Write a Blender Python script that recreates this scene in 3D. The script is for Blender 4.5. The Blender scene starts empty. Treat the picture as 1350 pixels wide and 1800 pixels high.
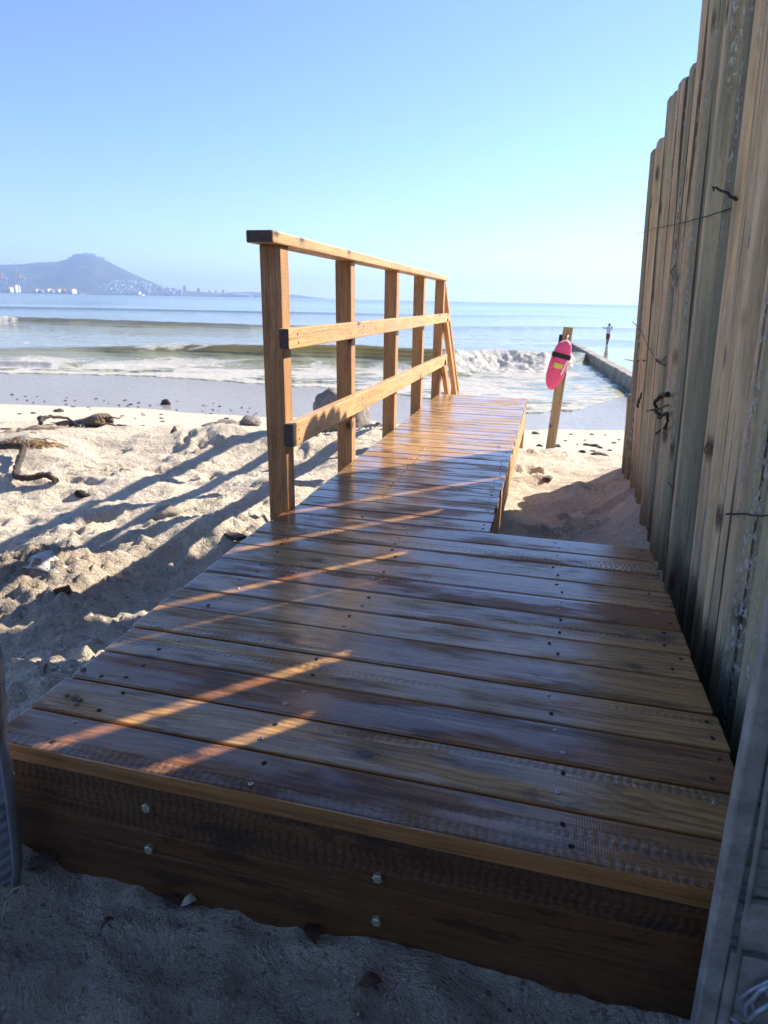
import bpy, math, random
import numpy as np
from mathutils import Vector, Matrix, noise as mn
R_ = math.radians
rnd = random.Random(7)
sc = bpy.context.scene
COL = sc.collection
# ------------------------------------------------------------------ camera
FPX, PW, PH = 1130.0, 1350.0, 1800.0
pitch = math.atan2(373.0, FPX); roll = 0.0196
up = np.array([math.sin(roll)*math.cos(pitch), -math.cos(roll)*math.cos(pitch), -math.sin(pitch)])
up /= np.linalg.norm(up)
yv = np.array([(975-PW/2)/FPX, (533-PH/2)/FPX, 1.0]); yv -= up*yv.dot(up); yv /= np.linalg.norm(yv)
RM = np.stack([np.cross(yv, up), yv, up])          # world <- camera (x right, y down, z forward)
def ray(px, py): return RM @ np.array([(px-PW/2)/FPX, (py-PH/2)/FPX, 1.0])
def atz(px, py, z): d = ray(px, py); return Vector(d*(z/d[2]))
def aty(px, py, y): d = ray(px, py); return Vector(d*(y/d[1]))
def atx(px, py, x): d = ray(px, py); return Vector(d*(x/d[0]))
cam = bpy.data.cameras.new("camera"); camo = bpy.data.objects.new("camera", cam); COL.objects.link(camo)
cam.sensor_fit = 'VERTICAL'; cam.sensor_height = 36; cam.lens = 36*FPX/PH
cam.clip_start = 0.03; cam.clip_end = 60000
cam.dof.use_dof = True; cam.dof.focus_distance = 1.45; cam.dof.aperture_fstop = 11
M4 = Matrix.Identity(4)
for i in range(3):
    M4[i][0] = RM[i, 0]; M4[i][1] = -RM[i, 1]; M4[i][2] = -RM[i, 2]
camo.matrix_world = M4
sc.camera = camo
# ------------------------------------------------------------------ light
SUN_EL, SUN_AZ = 32.0, 42.0                       # azimuth from +Y towards +X
sd = Vector((math.sin(R_(SUN_AZ))*math.cos(R_(SUN_EL)), math.cos(R_(SUN_AZ))*math.cos(R_(SUN_EL)), math.sin(R_(SUN_EL))))
w = bpy.data.worlds.new("World"); sc.world = w; w.use_nodes = True
wn = w.node_tree.nodes; wl = w.node_tree.links
for n in list(wn): wn.remove(n)
sky = wn.new('ShaderNodeTexSky'); sky.sky_type = 'NISHITA'; sky.sun_disc = False
sky.sun_elevation = R_(SUN_EL); sky.sun_rotation = R_(SUN_AZ)
sky.air_density = 1.0; sky.dust_density = 0.0; sky.ozone_density = 7.5; sky.altitude = 0
bg = wn.new('ShaderNodeBackground'); bg.inputs[1].default_value = 0.081
wo = wn.new('ShaderNodeOutputWorld'); tint = wn.new('ShaderNodeMix'); tint.data_type = 'RGBA'; tint.blend_type = 'MULTIPLY'; tint.inputs[0].default_value = 1
tint.inputs[7].default_value = (.98, .85, .89, 1); wl.new(sky.outputs[0], tint.inputs[6]); wl.new(tint.outputs[2], bg.inputs[0]); wl.new(bg.outputs[0], wo.inputs[0])
sl = bpy.data.lights.new("sun", 'SUN'); sl.energy = 4.1; sl.angle = R_(0.5); sl.color = (1.0, 0.90, 0.77)
so = bpy.data.objects.new("sun", sl); COL.objects.link(so)
so.rotation_euler = (-sd).to_track_quat('-Z', 'Y').to_euler()
sc.view_settings.view_transform = 'Standard'; sc.view_settings.look = 'None'
sc.view_settings.exposure = 1.72; sc.view_settings.gamma = 1.0
# ------------------------------------------------------------------ helpers
def tag(o, label=None, cat=None, group=None, kind=None):
    if label: o["label"] = label
    if cat: o["category"] = cat
    if group: o["group"] = group
    if kind: o["kind"] = kind
    return o
def empty(name, loc, label, cat, group=None):
    o = bpy.data.objects.new(name, None); COL.objects.link(o); o.location = loc; o.empty_display_size = .1
    return tag(o, label, cat, group)
class MB:
    """collects geometry of ONE mesh, with grain coordinates (gc) and a piece number (pid)"""
    def __init__(s): s.v = []; s.f = []; s.gc = []; s.pid = []; s.mi = []; s.sm = []; s.ch = []
    def add(s, vs, fs, gc=None, pid=0.5, mi=0, smooth=False):
        b = len(s.v); s.v += [tuple(p) for p in vs]; s.f += [tuple(b+i for i in f) for f in fs]
        s.gc += [tuple(g) for g in (gc or vs)]; s.pid += [pid]*len(vs); s.ch += [0.]*(len(s.v)-len(s.ch)); s.mi += [mi]*len(fs); s.sm += [smooth]*len(fs)
    def sweep(s, cs, sec, scale=None, upv=(0, 0, 1), pid=0.5, off=None, mi=0, smooth=False, caps=True, dome=0):
        cs = [Vector(c) for c in cs]; n = len(sec); vs = []; gc = []; L = 0
        off = off or (rnd.uniform(0, 50), rnd.uniform(0, 50), rnd.uniform(0, 50))
        upv = Vector(upv); pu = None
        for i, c in enumerate(cs):
            t = (cs[min(i+1, len(cs)-1)]-cs[max(i-1, 0)]).normalized()
            if pu is None:
                u = t.cross(upv)
                if u.length < 1e-4: u = t.cross(Vector((1, 0.01, 0)))
            else: u = pu-t*pu.dot(t)
            u.normalize(); pu = u; v = u.cross(t)
            if i: L += (c-cs[i-1]).length
            k = scale[i] if scale else 1.0
            for a, b in sec:
                vs.append(c+u*(a*k)+v*(b*k)); gc.append((L+off[0], a+off[1], b+off[2]))
        fs = []
        for i in range(len(cs)-1):
            for j in range(n):
                a = i*n+j; b = i*n+(j+1) % n
                fs.append((a, b, b+n, a+n))
        if caps:
            fs.append(tuple(range(n))[::-1]); fs.append(tuple((len(cs)-1)*n+j for j in range(n)))
        s.add(vs, fs, gc, pid, mi, smooth)
        if caps: s.sm[-1] = s.sm[-2] = False
    def beam(s, p0, p1, wd, ht, bev=.003, upv=(0, 0, 1), pid=.5, seg=1, off=None, mi=0, ch=None):
        a, b = wd/2, ht/2; e = min(bev, a*.8, b*.8); q = e*.3
        sec = [(-a+e, -b), (a-e, -b), (a-q, -b+q), (a, -b+e), (a, b-e), (a-q, b-q), (a-e, b), (-a+e, b), (-a+q, b-q), (-a, b-e), (-a, -b+e), (-a+q, -b+q)]
        p0 = Vector(p0); p1 = Vector(p1); d = (p1-p0).normalized(); Ln = (p1-p0).length
        ee = min(e, Ln*.2)
        cs = [p0, p0+d*ee]+[p0.lerp(p1, i/seg) for i in range(1, seg)]+[p1-d*ee, p1]
        k = 1-e/max(a, b)*.6
        s.sweep(cs, sec, [k]+[1]*(len(cs)-2)+[k], upv, pid, off, mi)
        if ch: s.ch[-len(cs)*len(sec):] = [ch[0]*x/a+ch[1]*y/b for _ in cs for x, y in sec]
    def tube(s, cs, r, n=8, scale=None, pid=.5, mi=0, upv=(0, 0, 1)):
        s.sweep(cs, [(r*math.cos(2*math.pi*i/n), r*math.sin(2*math.pi*i/n)) for i in range(n)], scale, upv, pid, None, mi, True)
    def build(s, name, mat, parent=None):
        me = bpy.data.meshes.new(name); me.from_pydata(s.v, [], s.f)
        me.polygons.foreach_set('use_smooth', s.sm); me.polygons.foreach_set('material_index', s.mi)
        a = me.attributes.new('gc', 'FLOAT_VECTOR', 'POINT'); a.data.foreach_set('vector', np.array(s.gc, 'f').ravel())
        a = me.attributes.new('ch', 'FLOAT', 'POINT'); a.data.foreach_set('value', np.array(s.ch, 'f'))
        a = me.attributes.new('pid', 'FLOAT', 'POINT'); a.data.foreach_set('value', np.array(s.pid, 'f'))
        for m in (mat if isinstance(mat, (list, tuple)) else [mat]): me.materials.append(m)
        o = bpy.data.objects.new(name, me); COL.objects.link(o)
        if parent:
            o.parent = parent
            o.matrix_parent_inverse = Matrix.Translation(parent.location).inverted() if parent.type == 'EMPTY' else Matrix.Identity(4)
        return o
def blob(name, mat, loc, size, seed, rough=.35, sub=3, rot=0, fr=1.7, parent=None):
    import bmesh
    bm = bmesh.new(); bmesh.ops.create_icosphere(bm, subdivisions=sub, radius=1)
    for v in bm.verts:
        d = v.co.normalized(); n = mn.fractal(d*fr+Vector((seed*3.7, seed, 0)), .8, 2.1, 4)
        v.co = d*(1+rough*n)
    me = bpy.data.meshes.new(name); bm.to_mesh(me); bm.free()
    me.polygons.foreach_set('use_smooth', [rough < .5]*len(me.polygons))
    me.materials.append(mat); o = bpy.data.objects.new(name, me); COL.objects.link(o)
    o.location = loc; o.scale = size; o.rotation_euler = (0, 0, rot)
    if parent: o.parent = parent
    return o
# numpy perlin
_p = np.random.RandomState(3).permutation(256); _p = np.concatenate([_p, _p])
_g = np.random.RandomState(4).uniform(0, 2*np.pi, 256); _gx, _gy = np.cos(_g), np.sin(_g)
def perlin(x, y):
    xi = np.floor(x).astype(int); yi = np.floor(y).astype(int); xf = x-xi; yf = y-yi
    xi &= 255; yi &= 255
    u = xf*xf*xf*(xf*(xf*6-15)+10); v = yf*yf*yf*(yf*(yf*6-15)+10)
    def g(i, j, a, b): h = _p[_p[i & 255]+(j & 255)]; return _gx[h]*a+_gy[h]*b
    n00 = g(xi, yi, xf, yf); n10 = g(xi+1, yi, xf-1, yf); n01 = g(xi, yi+1, xf, yf-1); n11 = g(xi+1, yi+1, xf-1, yf-1)
    return ((n00*(1-u)+n10*u)*(1-v)+(n01*(1-u)+n11*u)*v)*1.5
def fbm(x, y, o=4, g=.5):
    s = 0; a = 1
    for i in range(o): s = s+a*perlin(x+i*17.3, y-i*9.1); x = x*2.03; y = y*2.03; a *= g
    return s
def sstep(a, b, x): t = np.clip((x-a)/(b-a), 0, 1); return t*t*(3-2*t)
def grid_mesh(name, X, Y, Z, mat, attrs={}):
    ny, nx = X.shape
    me = bpy.data.meshes.new(name); me.vertices.add(nx*ny)
    me.vertices.foreach_set('co', np.stack([X, Y, Z], -1).astype('f').ravel())
    idx = np.arange(nx*ny).reshape(ny, nx)
    q = np.stack([idx[:-1, :-1], idx[:-1, 1:], idx[1:, 1:], idx[1:, :-1]], -1).reshape(-1, 4); nf = len(q)
    me.loops.add(nf*4); me.loops.foreach_set('vertex_index', q.ravel().astype('i'))
    me.polygons.add(nf); me.polygons.foreach_set('loop_start', (np.arange(nf)*4).astype('i'))
    me.update(calc_edges=True); me.polygons.foreach_set('use_smooth', [True]*nf)
    for k, a in attrs.items():
        at = me.attributes.new(k, 'FLOAT', 'POINT'); at.data.foreach_set('value', a.astype('f').ravel())
    me.materials.append(mat); o = bpy.data.objects.new(name, me); COL.objects.link(o); return o
# ------------------------------------------------------------------ material helper
class NT:
    def __init__(s, name):
        s.m = bpy.data.materials.new(name); s.m.use_nodes = True; s.t = s.m.node_tree
        for n in list(s.t.nodes): s.t.nodes.remove(n)
        s.out = s.n('ShaderNodeOutputMaterial')
    def n(s, ty, **kw):
        n = s.t.nodes.new(ty)
        for k, v in kw.items(): setattr(n, k, v)
        return n
    def l(s, a, b): s.t.links.new(a, b)
    def put(s, n, i, v):
        if hasattr(v, 'links'): s.l(v, n.inputs[i])
        else: n.inputs[i].default_value = v
    def attr(s, name, vec=False): n = s.n('ShaderNodeAttribute', attribute_name=name); return n.outputs['Vector'] if vec else n.outputs['Fac']
    def obj(s): return s.n('ShaderNodeTexCoord').outputs['Object']
    def map(s, v, sc=(1, 1, 1), loc=(0, 0, 0)):
        n = s.n('ShaderNodeMapping'); s.put(n, 0, v); n.inputs['Scale'].default_value = sc; n.inputs['Location'].default_value = loc; return n.outputs[0]
    def noise(s, v, scale=5, det=4, rough=.55, dist=0):
        n = s.n('ShaderNodeTexNoise'); s.put(n, 'Vector', v); n.inputs['Scale'].default_value = scale; n.inputs['Detail'].default_value = det
        n.inputs['Roughness'].default_value = rough; n.inputs['Distortion'].default_value = dist; return n.outputs['Fac']
    def vor(s, v, scale=5, out='Distance', feat='F1', rand=1, dim='3D'):
        n = s.n('ShaderNodeTexVoronoi', feature=feat); n.voronoi_dimensions = dim; s.put(n, 'Vector', v); n.inputs['Scale'].default_value = scale; n.inputs['Randomness'].default_value = rand; return n.outputs[out]
    def math(s, op, a, b=0., c=0., clamp=False):
        n = s.n('ShaderNodeMath', operation=op, use_clamp=clamp); s.put(n, 0, a); s.put(n, 1, b); s.put(n, 2, c); return n.outputs[0]
    def rng(s, v, a, b, c=0., d=1.):
        n = s.n('ShaderNodeMapRange', interpolation_type='SMOOTHSTEP'); s.put(n, 0, v); s.put(n, 1, a); s.put(n, 2, b); s.put(n, 3, c); s.put(n, 4, d); return n.outputs[0]
    def ramp(s, v, stops):
        n = s.n('ShaderNodeValToRGB'); s.put(n, 0, v); e = n.color_ramp.elements
        while len(e) < len(stops): e.new(.5)
        for i, (p, c) in enumerate(stops): e[i].position = p; e[i].color = (*c, 1)
        return n.outputs[0]
    def mix(s, f, a, b, mode='MIX'):
        n = s.n('ShaderNodeMix', data_type='RGBA', blend_type=mode)
        s.put(n, 0, f)
        for i, v in ((6, a), (7, b)):
            if hasattr(v, 'links'): s.l(v, n.inputs[i])
            else: n.inputs[i].default_value = (*v, 1)
        return n.outputs[2]
    def bump(s, h, st=.3, d=.01, nrm=None):
        n = s.n('ShaderNodeBump'); s.put(n, 'Height', h); n.inputs['Strength'].default_value = st; n.inputs['Distance'].default_value = d
        if nrm: s.l(nrm, n.inputs['Normal'])
        return n.outputs[0]
    def bsdf(s, col, rough=.5, nrm=None, spec=.5, metal=0, ior=1.45, link=True):
        b = s.n('ShaderNodeBsdfPrincipled')
        if hasattr(col, 'links'): s.l(col, b.inputs['Base Color'])
        else: b.inputs['Base Color'].default_value = (*col, 1)
        s.put(b, 'Roughness', rough); s.put(b, 'Metallic', metal); b.inputs['Specular IOR Level'].default_value = spec; b.inputs['IOR'].default_value = ior
        if nrm: s.l(nrm, b.inputs['Normal'])
        if link: s.l(b.outputs[0], s.out.inputs[0])
        return b.outputs[0]
def plain(name, col, rough=.6, var=.15, scale=8, bump=.2, metal=0, spec=.4, bd=.01):
    t = NT(name); v = t.obj(); n = t.noise(v, scale, 6, .6)
    d = tuple(c*(1-var*1.6) for c in col); e = tuple(min(1, c*(1+var)) for c in col)
    t.bsdf(t.ramp(n, [(.3, d), (.7, e)]), t.rng(n, .3, .7, rough*.85, min(1, rough*1.15)), t.bump(t.noise(v, scale*4, 5), bump, bd), spec, metal); return t.m
def wood(name, cols, rough=(.2, .45), chatter=.6, knots=True, stain=.5, grain=1.0, spec=.5, coat=0, dk=.62, edge=None):
    """varnished sawn softwood; cols = colours from light/yellow to dark/red picked by piece number"""
    t = NT(name); g = t.attr('gc', True); pid = t.attr('pid')
    big = t.noise(t.map(g, (.9, 4, 4)), 1.6, 4, .6)
    q3 = t.n('ShaderNodeSeparateXYZ'); t.l(g, q3.inputs[0]); lw = t.noise(t.map(g, (.9, 2.2, 2.2), (3, 3, 3)), 1.2, 3, .5); lj = t.noise(t.map(g, (7, 14, 14)), 1.0, 3)
    ring_l = t.math('SINE', t.math('ADD', t.math('MULTIPLY', t.math('ADD', q3.outputs[1], q3.outputs[2]), 520.), t.math('ADD', t.math('MULTIPLY', lw, 130.), t.math('MULTIPLY', lj, 5.))))
    warp = t.noise(t.map(g, (1.2, 3, 3)), 1.5, 3)
    gw = t.n('ShaderNodeVectorMath', operation='ADD'); t.l(g, gw.inputs[0])
    wv = t.n('ShaderNodeCombineXYZ'); t.put(wv, 1, t.math('MULTIPLY', warp, .05)); t.l(wv.outputs[0], gw.inputs[1]); gv = gw.outputs[0]
    streak = t.noise(t.map(gv, (2.6, 75, 75)), 1.0, 7, .68)
    fine = t.noise(t.map(gv, (18, 260, 260)), 1.0, 4, .65)
    col = t.ramp(pid, [(i/(len(cols)-1), c) for i, c in enumerate(cols)])
    col = t.mix(t.rng(streak, .40, .66), col, t.mix(dk*.8, col, (.02, .008, .003)), 'MIX')
    col = t.mix(t.math('MULTIPLY', t.rng(ring_l, -.1, .95), .42*dk), col, (.035, .014, .006))
    col = t.mix(t.math('MULTIPLY', t.rng(fine, .45, .75), .45), col, (.03, .013, .006))
    col = t.mix(t.math('MULTIPLY', t.rng(big, .5, .72), stain), col, t.mix(.75, col, (.035, .014, .010)))
    col = t.mix(t.math('MULTIPLY', t.rng(big, .47, .30), .35), col, t.mix(.5, col, (.34, .19, .08)))
    bl = t.noise(t.map(g, (3.2, 11, 11), (5, 5, 5)), 1.6, 6, .68, .4)
    col = t.mix(t.math('MULTIPLY', t.rng(bl, .545, .60), stain*.75), col, t.mix(.8, col, (.030, .012, .008)))
    h = t.math('ADD', t.math('MULTIPLY', streak, .5*grain), t.math('MULTIPLY', fine, .35*grain))
    if knots:
        s2 = t.n('ShaderNodeSeparateXYZ'); t.l(gv, s2.inputs[0]); c2 = t.n('ShaderNodeCombineXYZ'); t.l(s2.outputs[0], c2.inputs[0]); t.l(t.math('ADD', s2.outputs[1], s2.outputs[2]), c2.inputs[1])
        kv = t.map(c2.outputs[0], (5.0, 8.5, 1)); kd = t.vor(kv, 1.0, dim='2D'); kc = t.vor(kv, 1.0, 'Color', dim='2D')
        sp = t.n('ShaderNodeSeparateColor'); t.l(kc, sp.inputs[0])
        on = t.math('GREATER_THAN', sp.outputs[0], .76)
        ring = t.math('MULTIPLY', t.rng(kd, .30, .06), on)
        core = t.math('MULTIPLY', t.rng(kd, .13, .05), on)
        rr = t.math('SINE', t.math('MULTIPLY', kd, 110.))
        col = t.mix(t.math('MULTIPLY', ring, t.math('MULTIPLY_ADD', rr, .22, .38)), col, (.06, .022, .010))
        col = t.mix(t.math('MULTIPLY', core, .8), col, (.022, .010, .006))
    if chatter:
        u = t.n('ShaderNodeSeparateXYZ'); t.l(g, u.inputs[0])
        wob = t.noise(t.map(g, (9, 30, 30)), 1.0, 3)
        cs = t.math('SINE', t.math('ADD', t.math('MULTIPLY', u.outputs[0], 430.), t.math('MULTIPLY', wob, 15.)))
        side = t.noise(t.map(g, (.55, 16, 16), (9, 4, 2)), 1.0, 2)
        cm = t.rng(t.math('ADD', side, t.math('MULTIPLY', t.attr('ch'), .13)), .565, .645)
        tear = t.noise(t.map(g, (90, 130, 130)), 1.0, 5, .7)
        if edge:
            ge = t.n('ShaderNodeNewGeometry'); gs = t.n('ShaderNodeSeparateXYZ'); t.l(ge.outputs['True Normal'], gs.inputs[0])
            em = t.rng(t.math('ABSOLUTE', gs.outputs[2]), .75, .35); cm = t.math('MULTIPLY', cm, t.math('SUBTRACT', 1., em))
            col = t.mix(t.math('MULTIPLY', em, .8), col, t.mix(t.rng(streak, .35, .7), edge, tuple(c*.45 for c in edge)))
        rag = t.math('MULTIPLY', cm, t.math('ADD', t.math('MULTIPLY', cs, .45), t.math('MULTIPLY', tear, 3.2)))
        h = t.math('ADD', h, t.math('MULTIPLY', rag, chatter))
        col = t.mix(t.math('MULTIPLY', t.math('MULTIPLY', cm, t.rng(t.math('ADD', t.math('MULTIPLY', cs, .25), tear), .35, .75)), .55*min(1, chatter)), col, (.030, .014, .010))
        fsaw = t.math('SINE', t.math('ADD', t.math('MULTIPLY', u.outputs[0], 1500.), t.math('MULTIPLY', wob, 5.)))
        h = t.math('ADD', h, t.math('MULTIPLY', fsaw, .08)); col = t.mix(t.math('MULTIPLY', t.math('MULTIPLY_ADD', fsaw, .5, .5), .16*min(1, chatter*1.3)), col, (.03, .014, .008))
    wet = t.noise(t.map(g, (2.2, 9, 9), (3, 8, 1)), 1.3, 5, .65)
    rg = t.math('ADD', t.rng(wet, .36, .62, rough[0], rough[1]), t.math('MULTIPLY', fine, .10))
    if chatter: rg = t.math('ADD', rg, t.math('MULTIPLY', cm, .12))
    t.bsdf(col, rg, t.bump(h, .5, .0022), spec)
    if coat:
        b = [n for n in t.t.nodes if n.type == 'BSDF_PRINCIPLED'][0]
        t.put(b, 'Coat Weight', t.rng(wet, .60, .46, .15, coat)); t.put(b, 'Coat Roughness', t.rng(wet, .36, .62, .05, .20)); b.inputs['Coat IOR'].default_value = 1.6
        t.l(t.bump(h, .30, .0011), b.inputs['Coat Normal'])
    return t.m
M = {}
DK = [(.68, .39, .13), (.52, .285, .095), (.40, .20, .065), (.31, .130, .045), (.23, .086, .034)]
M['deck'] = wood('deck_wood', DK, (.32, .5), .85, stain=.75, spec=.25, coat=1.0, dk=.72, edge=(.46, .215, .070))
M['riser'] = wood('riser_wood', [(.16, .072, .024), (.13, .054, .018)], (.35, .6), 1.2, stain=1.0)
M['rail'] = wood('rail_wood', [(.68, .40, .175), (.56, .31, .125), (.46, .235, .095)], (.34, .55), .15, stain=.3, grain=.6, spec=.35, dk=.4)
M['raw'] = wood('raw_wood', [(.52, .40, .23), (.46, .33, .18)], (.6, .8), .2, stain=.2, spec=.25)
M['endg'] = plain('dark_stained_end_grain', (.085, .055, .045), .45, .3, 60, .4)
M['bolt'] = plain('zinc_bolt', (.62, .60, .46), .35, .15, 60, .1, .75)
M['screw'] = plain('screw_steel', (.45, .43, .40), .35, .2, 200, .1, .8)
M['dark'] = plain('dark_recess', (.012, .010, .009), .8)
# weathered poles
def pole_mat():
    t = NT('weathered_pole'); g = t.attr('gc', True); pid = t.attr('pid'); oi = t.obj()
    col = t.ramp(pid, [(0, (.70, .53, .31)), (.25, (.62, .48, .28)), (.5, (.46, .41, .25)), (.7, (.25, .24, .155)), (.82, (.36, .32, .21)), (1., (.70, .48, .19))])
    st = t.noise(t.map(g, (1.9, 30, 30)), 1.0, 7, .70); fi = t.noise(t.map(g, (16, 190, 190)), 1.0, 4, .65)
    bl = t.noise(t.map(g, (1.3, 5, 5)), 1.3, 4, .6)
    col = t.mix(t.rng(st, .42, .62), col, t.mix(.34, col, (.055, .046, .034)))
    col = t.mix(t.math('MULTIPLY', t.rng(fi, .48, .7), .28), col, (.08, .065, .045))
    col = t.mix(t.math('MULTIPLY', t.rng(bl, .50, .70), .45), col, t.mix(.5, col, (.12, .15, .11)))
    kd = t.vor(t.map(g, (4.5, 9, 9)), 1.0)
    col = t.mix(t.math('MULTIPLY', t.rng(kd, .24, .07), .85), col, (.055, .028, .018))
    # crusts of dried sand and salt stuck along the pole
    cz = t.noise(t.map(g, (1.0, 13, 13), (4, 1, 7)), 1.0, 5, .6); cf = t.noise(t.map(g, (40, 80, 80)), 1.0, 6, .75)
    crust = t.math('MULTIPLY', t.rng(cz, .52, .61), t.rng(cf, .50, .56))
    crk = t.noise(t.map(g, (.7, 55, 55), (2, 9, 4)), 1.0, 3, .5); col = t.mix(t.math('MULTIPLY', t.rng(crk, .59, .64), .85), col, (.03, .025, .02))
    col = t.mix(t.math('MULTIPLY', crust, .85), col, (.56, .52, .44))
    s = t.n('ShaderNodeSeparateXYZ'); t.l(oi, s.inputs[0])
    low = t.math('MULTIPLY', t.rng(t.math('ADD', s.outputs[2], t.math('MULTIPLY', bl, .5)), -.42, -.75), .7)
    col = t.mix(low, col, (.035, .034, .026))       # darker towards the feet of the poles
    h = t.math('ADD', t.math('ADD', t.math('MULTIPLY', st, .9), t.math('MULTIPLY', fi, .5)), t.math('MULTIPLY', crust, 1.1))
    t.bsdf(col, .85, t.bump(h, .7, .005), .25); return t.m
M['pole'] = pole_mat()
def sand_mat():
    t = NT('beach_sand'); v = t.obj(); wet = t.attr('wet'); damp_shade = t.attr('damp_shade')
    n1 = t.noise(v, 1.3, 5, .6); n2 = t.noise(v, 28, 6, .7); n3 = t.noise(v, 420, 3, .7); n4 = t.noise(v, 110, 4, .7)
    dry = t.ramp(n1, [(.3, (.52, .44, .33)), (.7, (.62, .53, .405))])
    dry = t.mix(t.math('MULTIPLY', t.rng(n2, .5, .75), .35), dry, (.33, .27, .20))
    dry = t.mix(t.math('MULTIPLY', t.rng(n3, .60, .75), .55), dry, (.16, .13, .10))
    dry = t.mix(t.math('MULTIPLY', t.rng(n3, .38, .27), .5), dry, (.70, .64, .55))
    fl = t.vor(v, 190., 'Color'); fs = t.n('ShaderNodeSeparateColor'); t.l(fl, fs.inputs[0]); dry = t.mix(t.math('MULTIPLY', t.rng(fs.outputs[0], .90, .95), .6), dry, (.15, .12, .09)); dry = t.mix(t.math('MULTIPLY', t.rng(fs.outputs[1], .91, .96), .6), dry, (.78, .74, .66))
    sh = t.vor(v, 55., 'Distance'); dry = t.mix(t.math('MULTIPLY', t.rng(sh, .10, .04), .5), dry, (.72, .69, .63))
    dry = t.mix(damp_shade, dry, t.mix(.55, dry, (.100, .064, .038)))  # also puts the foreground shade into the sand colour
    wetc = t.mix(t.rng(n2, .35, .7), (.25, .215, .17), (.33, .285, .225))
    spk = t.noise(t.map(v, (1, 2.5, 1)), 5.5, 4, .75)
    wetc = t.mix(t.math('MULTIPLY', t.rng(spk, .60, .68), .55), wetc, (.06, .05, .045))
    wm = t.rng(t.math('ADD', wet, t.math('MULTIPLY', t.math('SUBTRACT', n1, .5), .35)), .35, .6)
    col = t.mix(wm, dry, wetc)
    rg = t.math('ADD', t.rng(wm, 0., 1., .95, .16), t.math('MULTIPLY', t.rng(spk, .45, .65), t.math('MULTIPLY', wm, .25)))
    h = t.math('ADD', t.math('ADD', t.math('MULTIPLY', n2, 1.2), t.math('MULTIPLY', n4, .55)), t.math('MULTIPLY', n3, .22))
    n5 = t.noise(v, 9.0, 5, .68, .8); h = t.math('ADD', h, t.math('MULTIPLY', t.math('ABSOLUTE', t.math('SUBTRACT', n5, .5)), 3.2)); h = t.math('MULTIPLY', h, t.rng(wm, 0., 1., 1., .08))
    b = t.bump(h, .8, .018)
    t.bsdf(col, rg, b, .5, ior=1.4); return t.m
M['sand'] = sand_mat()
def sea_mat():
    t = NT('sea_water'); v = t.obj(); foam = t.attr('foam'); calm = t.attr('calm'); dist = t.attr('rng')
    rot = t.n('ShaderNodeMapping'); t.l(v, rot.inputs[0]); rot.inputs['Rotation'].default_value = (0, 0, R_(-14)); rv = rot.outputs[0]
    w1 = t.noise(t.map(rv, (.35, 1.0, 1)), .9, 5, .6); w2 = t.noise(t.map(rv, (.06, .22, 1)), .6, 4, .6); w3 = t.noise(t.map(rv, (.010, .045, 1)), .6, 4, .6)
    h = t.math('ADD', t.math('MULTIPLY', w1, .22), t.math('ADD', t.math('MULTIPLY', w2, .9), t.math('MULTIPLY', w3, 3.0)))
    h = t.math('MULTIPLY', h, t.math('SUBTRACT', 1., t.math('MULTIPLY', calm, .93)))
    nb = t.bump(h, .55, .55)
    body = t.mix(t.rng(dist, 45., 160.), (.25, .25, .15), (.15, .20, .22))
    wat = t.bsdf(body, t.rng(dist, 40., 900., .07, .22), nb, .5, ior=1.33, link=False)
    lace = t.vor(t.map(rv, (.8, 1.25, 1)), .75, 'Distance', 'DISTANCE_TO_EDGE'); lz = t.noise(t.map(rv, (.5, 1, 1)), 1.7, 6, .7, .6); lf = t.noise(rv, 7.0, 5, .7)
    web = t.math('ADD', t.math('MULTIPLY', t.rng(lace, .22, .0), .30), t.math('ADD', t.math('MULTIPLY', lz, .75), t.math('MULTIPLY', lf, .28)))
    fm = t.rng(t.math('ADD', t.math('MULTIPLY', foam, 1.05), web), 1.08, 1.30)
    fm = t.math('MULTIPLY', fm, t.rng(foam, .02, .12))
    fcol = t.mix(t.rng(lf, .35, .65), (.60, .59, .53), (.88, .88, .86))
    fb = t.bump(t.math('ADD', lz, t.math('MULTIPLY', lf, .5)), .6, .12)
    fo0 = t.bsdf(fcol, .8, fb, .2, link=False)
    tl = t.n('ShaderNodeBsdfTranslucent'); tl.inputs[0].default_value = (.85, .85, .82, 1); ms = t.n('ShaderNodeMixShader'); ms.inputs[0].default_value = .5
    t.l(fo0, ms.inputs[1]); t.l(tl.outputs[0], ms.inputs[2]); fo = ms.outputs[0]
    tw = t.n('ShaderNodeBsdfTranslucent'); tw.inputs[0].default_value = (.62, .57, .22, 1); mw = t.n('ShaderNodeMixShader'); t.l(t.math('MULTIPLY', t.attr('thin'), .72), mw.inputs[0])
    t.l(wat, mw.inputs[1]); t.l(tw.outputs[0], mw.inputs[2]); wat = mw.outputs[0]
    mx = t.n('ShaderNodeMixShader'); t.l(fm, mx.inputs[0]); t.l(wat, mx.inputs[1]); t.l(fo, mx.inputs[2]); t.l(mx.outputs[0], t.out.inputs[0]); return t.m
M['sea'] = sea_mat()
def hill_mat():
    t = NT('hill_scrub'); v = t.obj(); n = t.noise(v, .004, 6, .65); n2 = t.noise(v, .02, 5, .7)
    c = t.ramp(n, [(.35, (.030, .042, .026)), (.55, (.065, .068, .042)), (.7, (.11, .10, .065))])
    t.bsdf(t.mix(t.math('MULTIPLY', t.rng(n2, .5, .7), .5), c, (.04, .05, .03)), .95, spec=.1); return t.m
M['hill'] = hill_mat()
M['white'] = plain('white_walls', (.75, .74, .70), .8, .08, .05, .05)
M['city'] = plain('grey_tower_walls', (.28, .28, .29), .7, .1, .1, .05)
M['cityd'] = plain('dark_window_bands', (.07, .08, .10), .3, .1, .1, .05)
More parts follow.
